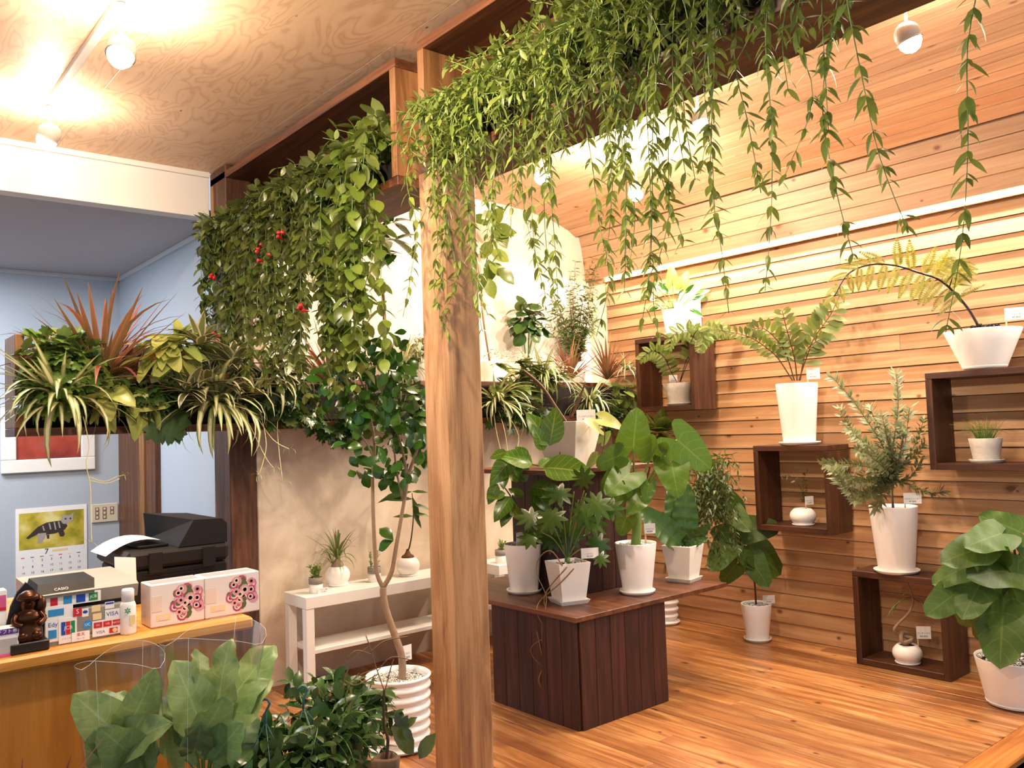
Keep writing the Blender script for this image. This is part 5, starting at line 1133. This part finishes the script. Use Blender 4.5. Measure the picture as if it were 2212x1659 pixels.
for k, (c, w) in enumerate(((P_RED, .02), (P_CYN, .024), (P_BLUE, .026), (P_GRN, .026))): panel(s, Ms, .012+k*.036, .005, .012+k*.036+w, .029, c, .002)
text(s, 'JCB', Ms @ T((.133, .017, .0032)), .013, P_WHT)
# card signs on a clear stand
Yc = 2.855; q = onY(98, 1395, Yc); sg = thing('card_sign_stand', 'clear stand of payment card stickers in front of the register', 'sign', (q.x+.1, Yc, ZC)); Mc = front((q.x, Yc, ZC+.002))
k = N('clear_acrylic'); k.p.inputs['Transmission Weight'].default_value = .9; k.p.inputs['Roughness'].default_value = .05; k.p.inputs['IOR'].default_value = 1.2; M_ACR = k.m
panel(sg, Mc, 0, 0, .235, .1, M_ACR, -.003, 'acrylic_plate', .002); box('foot', q.x, q.x+.235, Yc, Yc+.05, ZC, ZC+.002, M_ACR, sg)
a = panel(sg, Mc, .0, .01, .075, .115, P_WHT, 0, 'sticker'); panel(a, Mc, .008, .085, .05, .105, P_CYN, .001); panel(a, Mc, .008, .02, .03, .045, P_CYN, .001); text(a, 'Edy', Mc @ T((.02, .06, .0015)), .018, P_BLUE)
a = panel(sg, Mc, .035, .0, .085, .075, P_WHT, .002, 'sticker')
for k, c in enumerate((P_BLUE, P_RED, P_GRN)): panel(a, Mc, .042+k*.013, .025, .0535+k*.013, .064, c, .003)
text(a, 'JCB', Mc @ T((.061, .045, .0042)), .015, P_WHT); text(a, 'JCB CARD', Mc @ T((.06, .014, .003)), .007, P_GRY)
a = panel(sg, Mc, .075, .075, .098, .1, P_RED, .004, 'sticker'); text(a, 'S', Mc @ T((.0865, .089, .0055)), .02, P_WHT)
a = panel(sg, Mc, .1, .07, .118, .094, P_WHT, .0, 'sticker'); disc(a, Mc, .109, .084, .007, .005, P_BLUE, .0012)
a = disc(sg, Mc, .115, .045, .013, .013, P_CYN, .001, 'sticker'); text(a, 'UC', Mc @ T((.115, .045, .002)), .012, P_WHT)
a = panel(sg, Mc, .07, -.0, .12, .028, P_WHT, .0045, 'sticker'); text(a, '楽天', Mc @ T((.095, .019, .0057)), .012, P_RED); text(a, 'カード', Mc @ T((.095, .007, .0057)), .008, P_RED)
for (x, y, c) in ((.127, .08, P_YEL), (.13, .055, P_YEL)): panel(sg, Mc, x, y, x+.025, y+.019, c, 0, 'sticker')
a = panel(sg, Mc, .165, .083, .192, .104, P_WHT, 0, 'sticker'); panel(a, Mc, .167, .097, .19, .102, P_BLUE, .001)
a = panel(sg, Mc, .165, .052, .208, .08, P_WHT, .001, 'sticker'); text(a, 'VISA', Mc @ T((.186, .066, .0022)), .018, P_BLUE)
a = panel(sg, Mc, .128, .004, .212, .052, P_WHT, .0025, 'sticker')
for k, s_ in enumerate(('DC', 'UFJ', 'NICOS')): b = panel(a, Mc, .132+k*.027, .03, .156+k*.027, .047, P_RED, .0036); text(a, s_, Mc @ T((.144+k*.027, .0385, .0048)), .008, P_WHT)
text(a, 'VISA', Mc @ T((.151, .016, .0036)), .013, P_BLUE); panel(a, Mc, .176, .008, .2, .024, P_RED, .0036); disc(a, Mc, .192, .016, .007, .007, P_YEL, .0048)
# bronze statuette
q = onY(62, 1408, 2.84); M_BRZ = plain('bronze', '#4a2a16', .32, metal=.75); M_BLK = plain('black_wood', '#150d09', .5); su = thing('bronze_statuette', 'seated bronze figurine before a pointed black back plate', 'statuette', (q.x, 2.86, ZC))
Mf = front((q.x, 2.875, ZC)); pr = [(-.045, .0), (.045, 0), (.05, .08), (.04, .13), (.022, .17), (0, .195), (-.022, .17), (-.04, .13), (-.05, .08)]
V = [(a, b, 0) for a, b in pr]+[(a, b, -.012) for a, b in pr]; n = len(pr); link('back_plate', mesh('back_plate', V, [list(range(n)), list(range(n, 2*n))[::-1]]+[[i, n+i, n+(i+1) % n, (i+1) % n] for i in range(n)]), Mf, su, M_BLK)
box('plinth', q.x-.05, q.x+.05, 2.815, 2.89, ZC, ZC+.03, M_BLK, su, c=.003)
def blob(parent, c, r, sc, mat, name):
    V, F = lathe([(max(r*math.sin(math.radians(a)), .0005), -r*math.cos(math.radians(a))) for a in range(0, 181, 18)], 18); M = T(c) @ Matrix.Diagonal((*sc, 1)); return link(name, mesh(name, V, F, True), M, parent, mat)
# one continuous figure: a ring profile swollen at belly, chest, head
prof_ = [(.03, .03), (.038, .04), (.038, .06), (.03, .075), (.037, .085), (.036, .1), (.024, .113), (.016, .118), (.019, .126), (.0205, .137), (.018, .146), (.03, .149), (.033, .156), (.026, .166), (.012, .174), (.003, .176)]
V, F = lathe(prof_, 24); V = [(x*(1.05 if z < .115 else .95), y*(.62 if y > 0 else .85)-(.008*math.cos(z*40)), z) for x, y, z in V]; link('figure', mesh('figure', V, F, True), T((q.x, 2.85, ZC)), su, M_BRZ)
for s in (-1, 1):
    blob(su, (q.x+s*.018, 2.825, ZC+.045), .014, (1.1, .8, 1), M_BRZ, 'rice_bale'); tube('arm', spline([(q.x+s*.03, 2.845, ZC+.108), (q.x+s*.04, 2.83, ZC+.09), (q.x+s*.022, 2.815, ZC+.078)], 4), .0075, M_BRZ, su, 8)
blob(su, (q.x, 2.826, ZC+.137), .004, (1, 1, 1), M_BRZ, 'nose'); blob(su, (q.x+.034, 2.856, ZC+.128), .02, (.8, .7, 1.3), M_BRZ, 'shoulder_sack')
# leaflets at the left edge
q = onY(14, 1415, 2.83); bo = thing('gift_voucher_boxes', 'pink and white voucher boxes at the left frame edge', 'box', (q.x, 2.84, ZC)); Mb = front((q.x, 2.815, ZC))
box('box', q.x-.08, q.x+.03, 2.82, 2.87, ZC, ZC+.08, P_WHT, bo); panel(bo, Mb, -.075, .062, .028, .078, P_PUR, -.004); text(bo, 'ギフト券', Mb @ T((-.0, .07, -.0025)), .013, P_WHT); panel(bo, Mb, -.05, .01, .025, .05, P_GRY, -.0042); panel(bo, Mb, -.07, 0, .029, .008, P_PNK, -.004)
b2 = thing('pink_carton', 'tall pink and white carton behind the voucher boxes', 'box', (q.x-.03, 2.9, ZC)); box('carton', q.x-.09, q.x+.01, 2.885, 2.93, ZC, ZC+.18, P_WHT, b2); Mb = front((q.x, 2.884, ZC)); panel(b2, Mb, -.088, .13, .008, .165, P_PNK, 0); panel(b2, Mb, -.088, .12, .008, .13, P_RED, 0)
# spray bottle
q = onY(277, 1374, 2.85); bt = thing('white_bottle', 'white capped bottle with a green flower mark', 'bottle', (q.x, 2.85, ZC))
V, F = lathe([(.022, 0), (.0235, .004), (.0235, .088), (.02, .098), (.0175, .1)], 24); link('bottle', mesh('bottle', V, F, True), T((q.x, 2.85, ZC)), bt, P_WHT); V, F = lathe([(.0185, 0), (.0185, .034), (.016, .039), (.002, .04)], 24); link('cap', mesh('cap', V, F, True), T((q.x, 2.85, ZC+.1)), bt, P_WHT)
Mb = front((q.x-.008, 2.825, ZC+.075))
for k in range(6): a = k*PI/3; disc(bt, Mb @ Matrix.Rotation(a, 4, 'Z'), 0, .006, .002, .004, P_GRN, 0, 'flower_mark', 8)
panel(bt, front((q.x, 2.825, ZC+.03)), -.002, 0, .014, .03, P_YEL, 0)
# two tissue cartons printed with roses
P_ROSE = [print_mat(h) for h in ('#e2a0a8', '#d4788c', '#c25078', '#ecc4b4', '#f2d8c8', '#b03a5c')]; P_LEAF = print_mat('#5d6a3c'); P_CREAM = print_mat('#f3e4dc')
def carton(label, xa, xb, Y=2.86):
    t = thing('tissue_carton', label, 'box', ((xa+xb)/2, Y+.05, ZC), 'rose-printed tissue cartons'); box('carton', xa, xb, Y, Y+.105, ZC, ZC+.137, P_CREAM, t, c=.003); w = xb-xa; M = front((xa, Y-.0003, ZC)); rr = random.Random(3)
    V, F, fm = [], [], []; mats = P_ROSE+[P_LEAF]
    for i in range(64):
        a, d = rr.random()*6.28, math.sqrt(rr.random()); cx, cy = w*.68+d*.046*math.cos(a), .07+d*.05*math.sin(a); r = rr.uniform(.006, .019); b = len(V)
        V += [(cx+r*math.cos(k*.6283), cy+r*math.sin(k*.6283), .0002+i*.000008) for k in range(10)]; F.append(list(range(b, b+10))); fm.append(rr.randrange(6) if rr.random() > .15 else 6)
        for rj, mj in ((.66, 3), (.35, 1)):
            if fm[-1] < 6 and r > .007: b = len(V); V += [(cx+r*rj*math.cos(k*.6283), cy+r*rj*math.sin(k*.6283), .0002+i*.000008+.000004) for k in range(10)]; F.append(list(range(b, b+10))); fm.append((0, 3, 4, 1)[(i+mj) % 4])
    link('rose_print', mesh('rose_print', V, F, False, mats, fm), M, t); panel(t, M, w*.1, .02, w*.36, .04, P_YEL, 0); panel(t, M, w*.15, .022, w*.3, .034, P_ROSE[4], .0008); panel(t, M, .004, .05, w*.2, .1, P_ROSE[4], 0)
    V = [(xa+.01, Y+.02, ZC+.1375), (xb-.01, Y+.02, ZC+.1375), (xb-.01, Y+.085, ZC+.1375), (xa+.01, Y+.085, ZC+.1375)]; link('top_print', mesh('top_print', V, [[0, 1, 2, 3]]), None, t, P_ROSE[0])
xa, xm, xb = onY(326, 1370, 2.86).x, onY(443, 1346, 2.86).x, onY(561, 1328, 2.86).x
carton('rose-printed tissue carton beside the white bottle', xa, xm-.001); carton('rose-printed tissue carton at the counter end', xm+.001, xb)
# printer
M_PRN = plain('printer_black', '#191513', .55, spec=.25); M_PRN2 = plain('printer_black_gloss', '#100e0d', .4, spec=.3); px0, px1, pY = onY(276, 1250, 3.32).x, onY(492, 1230, 3.32).x, 3.32
pr_ = thing('office_printer', 'black office printer with a feeder lid behind the cartons', 'printer', ((px0+px1)/2, 3.5, ZC)); zt = onY(380, 1215, pY).z
box('body', px0+.01, px1, pY, pY+.4, ZC, zt-.015, M_PRN, pr_, c=.008); box('scanner_deck', px0-.005, px1+.005, pY-.01, pY+.42, zt-.012, zt+.055, M_PRN, pr_, c=.014)
for k in range(7): box('vent_rib', px0+.05, px1-.1, pY-.003, pY, ZC+.03+k*.012, ZC+.036+k*.012, M_PRN2, pr_, c=.001)
for a in (.07, .27): box('latch', px0+a, px0+a+.05, pY-.018, pY-.0105, zt-.03, zt+.05, M_PRN, pr_, c=.003)
V = [(px1-.19, pY+.0, zt+.056), (px1, pY+.0, zt+.056), (px1, pY+.4, zt+.056), (px1-.19, pY+.4, zt+.056), (px1-.13, pY, zt+.155), (px1-.02, pY, zt+.15), (px1-.02, pY+.4, zt+.15), (px1-.2, pY+.4, zt+.165), (px1, pY, zt+.13), (px1, pY+.4, zt+.13)]
link('document_feeder', mesh('document_feeder', V, [[0, 1, 8, 5, 4], [4, 5, 6, 7], [5, 8, 9, 6], [1, 2, 9, 8], [2, 3, 7, 6, 9], [3, 0, 4, 7]]), None, pr_, M_PRN); box('feeder_tray', px0+.06, px1-.2, pY+.08, pY+.36, zt+.056, zt+.066, M_PRN2, pr_)
V, F = [], []
for i in range(9):
    f = i/8; 
    for y in (pY+.1, pY+.32): V.append((px0-.05+f*.2, y, zt+.07+.02*math.sin(f*2.6)-.03*(1-f)**3))
for i in range(8): F.append([2*i, 2*i+2, 2*i+3, 2*i+1])
tag(link('paper_sheet', mesh('paper_sheet', V, F, True), None, None, P_WHT), 'curled white sheet lying on the printer lid', 'paper')
V = [(px0-.05, pY-.03, zt-.07), (px0+.02, pY-.04, zt-.07), (px0+.02, pY-.03, zt+.04), (px0-.05, pY-.02, zt+.05)]; V += [(a, b+.004, c) for a, b, c in V]
tag(link('receipt_holder', mesh('receipt_holder', V, [[0, 1, 2, 3], [7, 6, 5, 4], [0, 4, 5, 1], [1, 5, 6, 2], [2, 6, 7, 3], [3, 7, 4, 0]]), None, None, P_WHT), 'white note leaning on the printer corner', 'paper')
box('note_backing', px0-.045, px0+.015, pY-.025, pY-.012, ZC, zt-.07, M_PRN2, pr_)
# ------------------------------------------------------------------ things on the rear wall
YR = 7.27
a, b = onY(1, 1025, YR), onY(204, 1012, YR); pf = thing('framed_picture', 'white framed red painting on the blue wall', 'picture', ((a.x+b.x)/2, YR, 1.25)); X0, X1, Z0, Z1 = a.x, b.x, 1.245, 1.75
for (u0, u1, v0, v1) in ((X0, X1, Z0, Z0+.1), (X0, X1, Z1-.1, Z1), (X0, X0+.1, Z0+.1, Z1-.1), (X1-.1, X1, Z0+.1, Z1-.1)): box('frame', u0, u1, YR-.035, YR-.002, v0, v1, M_WHITE, pf, c=.006)
k = N('red_painting'); tc = k.n('ShaderNodeTexCoord'); n1 = k.n('ShaderNodeTexNoise', i_Scale=5, i_Detail=5); k.l(tc.outputs['Object'], n1.inputs['Vector']); sx = k.n('ShaderNodeSeparateXYZ'); k.l(tc.outputs['Object'], sx.inputs[0])
k.l(k.ramp(k.math('ADD', k.math('MULTIPLY', n1.outputs[0], .8), k.math('MULTIPLY', sx.outputs[2], 1.2)), [(.2, lin('#6e1f22')), (.4, lin('#a8402a')), (.55, lin('#8a5a68')), (.7, lin('#4a5a98'))]), k.p.inputs['Base Color'])
box('canvas', X0+.1, X1-.1, YR-.014, YR-.004, Z0+.1, Z1-.1, k.m, pf)
a, b = onY(33, 1100, YR), onY(187, 1085, YR); w = b.x-a.x; cl = thing('wall_calendar', 'July wall calendar with a tabby kitten photo', 'calendar', ((a.x+b.x)/2, YR, .3)); Mk = front((a.x, YR-.004, a.z-.62)); H = .62
panel(cl, Mk, 0, -.05, w, H, P_WHT, 0, 'sheet', .002)
k = N('meadow_print'); tc = k.n('ShaderNodeTexCoord'); n1 = k.n('ShaderNodeTexNoise', i_Scale=6, i_Detail=3); k.l(tc.outputs['Object'], n1.inputs['Vector']); k.l(k.ramp(n1.outputs[0], [(.35, lin('#8c8a1e')), (.5, lin('#c9b43c')), (.65, lin('#e6dc94'))]), k.p.inputs['Base Color'])
ph = panel(cl, Mk, w*.045, H*.5, w*.955, H*.94, k.m, .0022, 'photo', .0006)
P_CAT, P_CATL = print_mat('#3a302e'), print_mat('#a8a09c')
def poly(parent, pts, mat, z): V = [(x*w, H*.5+y*H*.44, z) for x, y in pts]; return link('kitten_print', mesh('kitten_print', V, [list(range(len(V)))]), Mk, parent, mat)
poly(ph, [(.14, .32), (.17, .29), (.30, .40), (.40, .36), (.55, .38), (.68, .46), (.72, .56), (.66, .72), (.55, .72), (.42, .70), (.30, .60)], P_CAT, .0031); poly(ph, [(.30, .42), (.42, .42), (.40, .28), (.36, .16), (.29, .13), (.30, .24)], P_CATL, .0033); poly(ph, [(.58, .45), (.66, .45), (.68, .33), (.66, .27), (.61, .28)], P_CAT, .0034)
poly(ph, [(.63, .68), (.66, .62), (.74, .62), (.80, .72), (.80, .84), (.81, .93), (.76, .86), (.70, .85), (.65, .90), (.63, .78)], P_CATL, .0036); poly(ph, [(.42, .36), (.46, .36), (.46, .25), (.43, .25)], P_CAT, .0035)
for xx in (.69, .76): disc(ph, Mk, xx*w, H*.5+.76*H*.44, .007, .007, P_CAT, .0038, 'kitten_print', 10)
for (q0, q1, q2, q3) in ((.45, .68, .47, .50), (.52, .70, .54, .48), (.58, .70, .60, .52), (.36, .62, .38, .48)): poly(ph, [(q0, q1), (q0+.02, q1), (q2+.02, q3), (q2, q3)], P_CATL, .0037)
text(cl, '7', Mk @ T((w*.42, H*.455, .003)), .06, M_INK); panel(cl, Mk, w*.5, H*.45, w*.72, H*.475, P_YEL, .0022)
wd_ = [P_RED, P_BLUE, P_RED, P_GRY, P_RED, P_YEL, P_BLUE]
for k in range(7): panel(cl, Mk, w*(.07+k*.13), H*.40, w*(.12+k*.13), H*.408, wd_[k], .0022)
dd = 1
for rrow in range(5):
    for k in range(7):
        if rrow == 0 and k == 0: continue
        if dd > 31: break
        text(cl, str(dd), Mk @ T((w*(.1+k*.13), H*(.36-rrow*.07), .003)), .024, P_RED if k == 0 else (P_BLUE if k == 6 else M_INK), 'numeral'); dd += 1
a, b = onY(197, 1090, YR), onY(254, 1084, YR); sw = thing('light_switch_plate', 'beige plate of eight light switches beside the door', 'switch', ((a.x+b.x)/2, YR, .85)); M_SW = plain('switch_beige', '#d8cdb4', .5); box('plate', a.x, b.x, YR-.014, YR-.001, a.z-.145, a.z, M_SW, sw, c=.004); w = b.x-a.x
M_SWB = plain('switch_brown', '#7a4038', .5)
for c_, n_ in ((0, 3), (1, 3), (2, 2)):
    for r_ in range(n_): xx = a.x+w*(.2+.28*c_); zz = a.z-.04-r_*.032; s = box('switch_surround', xx-.014, xx+.014, YR-.017, YR-.0145, zz-.014, zz+.014, M_SWB, sw, c=.003); box('switch', xx-.009, xx+.009, YR-.019, YR-.0172, zz-.01, zz+.01, M_SW, s, c=.003)

# ------------------------------------------------------------------ lettering: curves become plain meshes
bpy.context.view_layer.update(); dg = bpy.context.evaluated_depsgraph_get(); cache = {}
for o in [o for o in COL.objects if o.type == 'FONT']:
    me = bpy.data.meshes.new_from_object(o.evaluated_get(dg)); me.materials.clear(); me.materials.append(o.data.materials[0])
    nm = o.name.split('.')[0]; M, par = WM[o.name], o.parent; bpy.data.objects.remove(o); link(nm, me, M, par)

# ------------------------------------------------------------------ past 300 leaves on one plant, the smaller ones become one part
import numpy as np
def grow(limit=300):
    tpl = {}
    for rn, L in LEAVES.items():
        L.sort(key=lambda q: -q[2].to_scale().x/max(.3, depth(q[2].translation)))
        for nm, me, M, par in L[:limit]: link(nm, me, M, par)
        rest = {}
        for nm, me, M, par in L[limit:]: rest.setdefault(me.materials[0].name, []).append((me, M))
        inv = np.array(WM[rn].inverted())
        for mn, items in rest.items():
            VV, FF, UU, n0 = [], [], [], 0
            for d, M in items:
                if d.name not in tpl:
                    v = np.empty(len(d.vertices)*3); d.vertices.foreach_get('co', v); v = np.c_[v.reshape(-1, 3), np.ones(len(d.vertices))]
                    u = np.empty(len(d.loops)*2); d.uv_layers[0].data.foreach_get('uv', u); tpl[d.name] = (v, [list(p.vertices) for p in d.polygons], u)
                v, f, u = tpl[d.name]; VV.append((v @ (inv @ np.array(M)).T)[:, :3]); FF += [[i+n0 for i in q] for q in f]; UU.append(u); n0 += len(v)
            me = bpy.data.meshes.new('leaves'); me.from_pydata(np.concatenate(VV).tolist(), [], FF); me.polygons.foreach_set('use_smooth', [True]*len(me.polygons))
            me.uv_layers.new(name='UVMap').data.foreach_set('uv', np.concatenate(UU)); me.materials.append(bpy.data.materials[mn]); me.update()
            link('leaves', me, WM[rn], bpy.data.objects[rn])['kind'] = 'stuff'
grow()
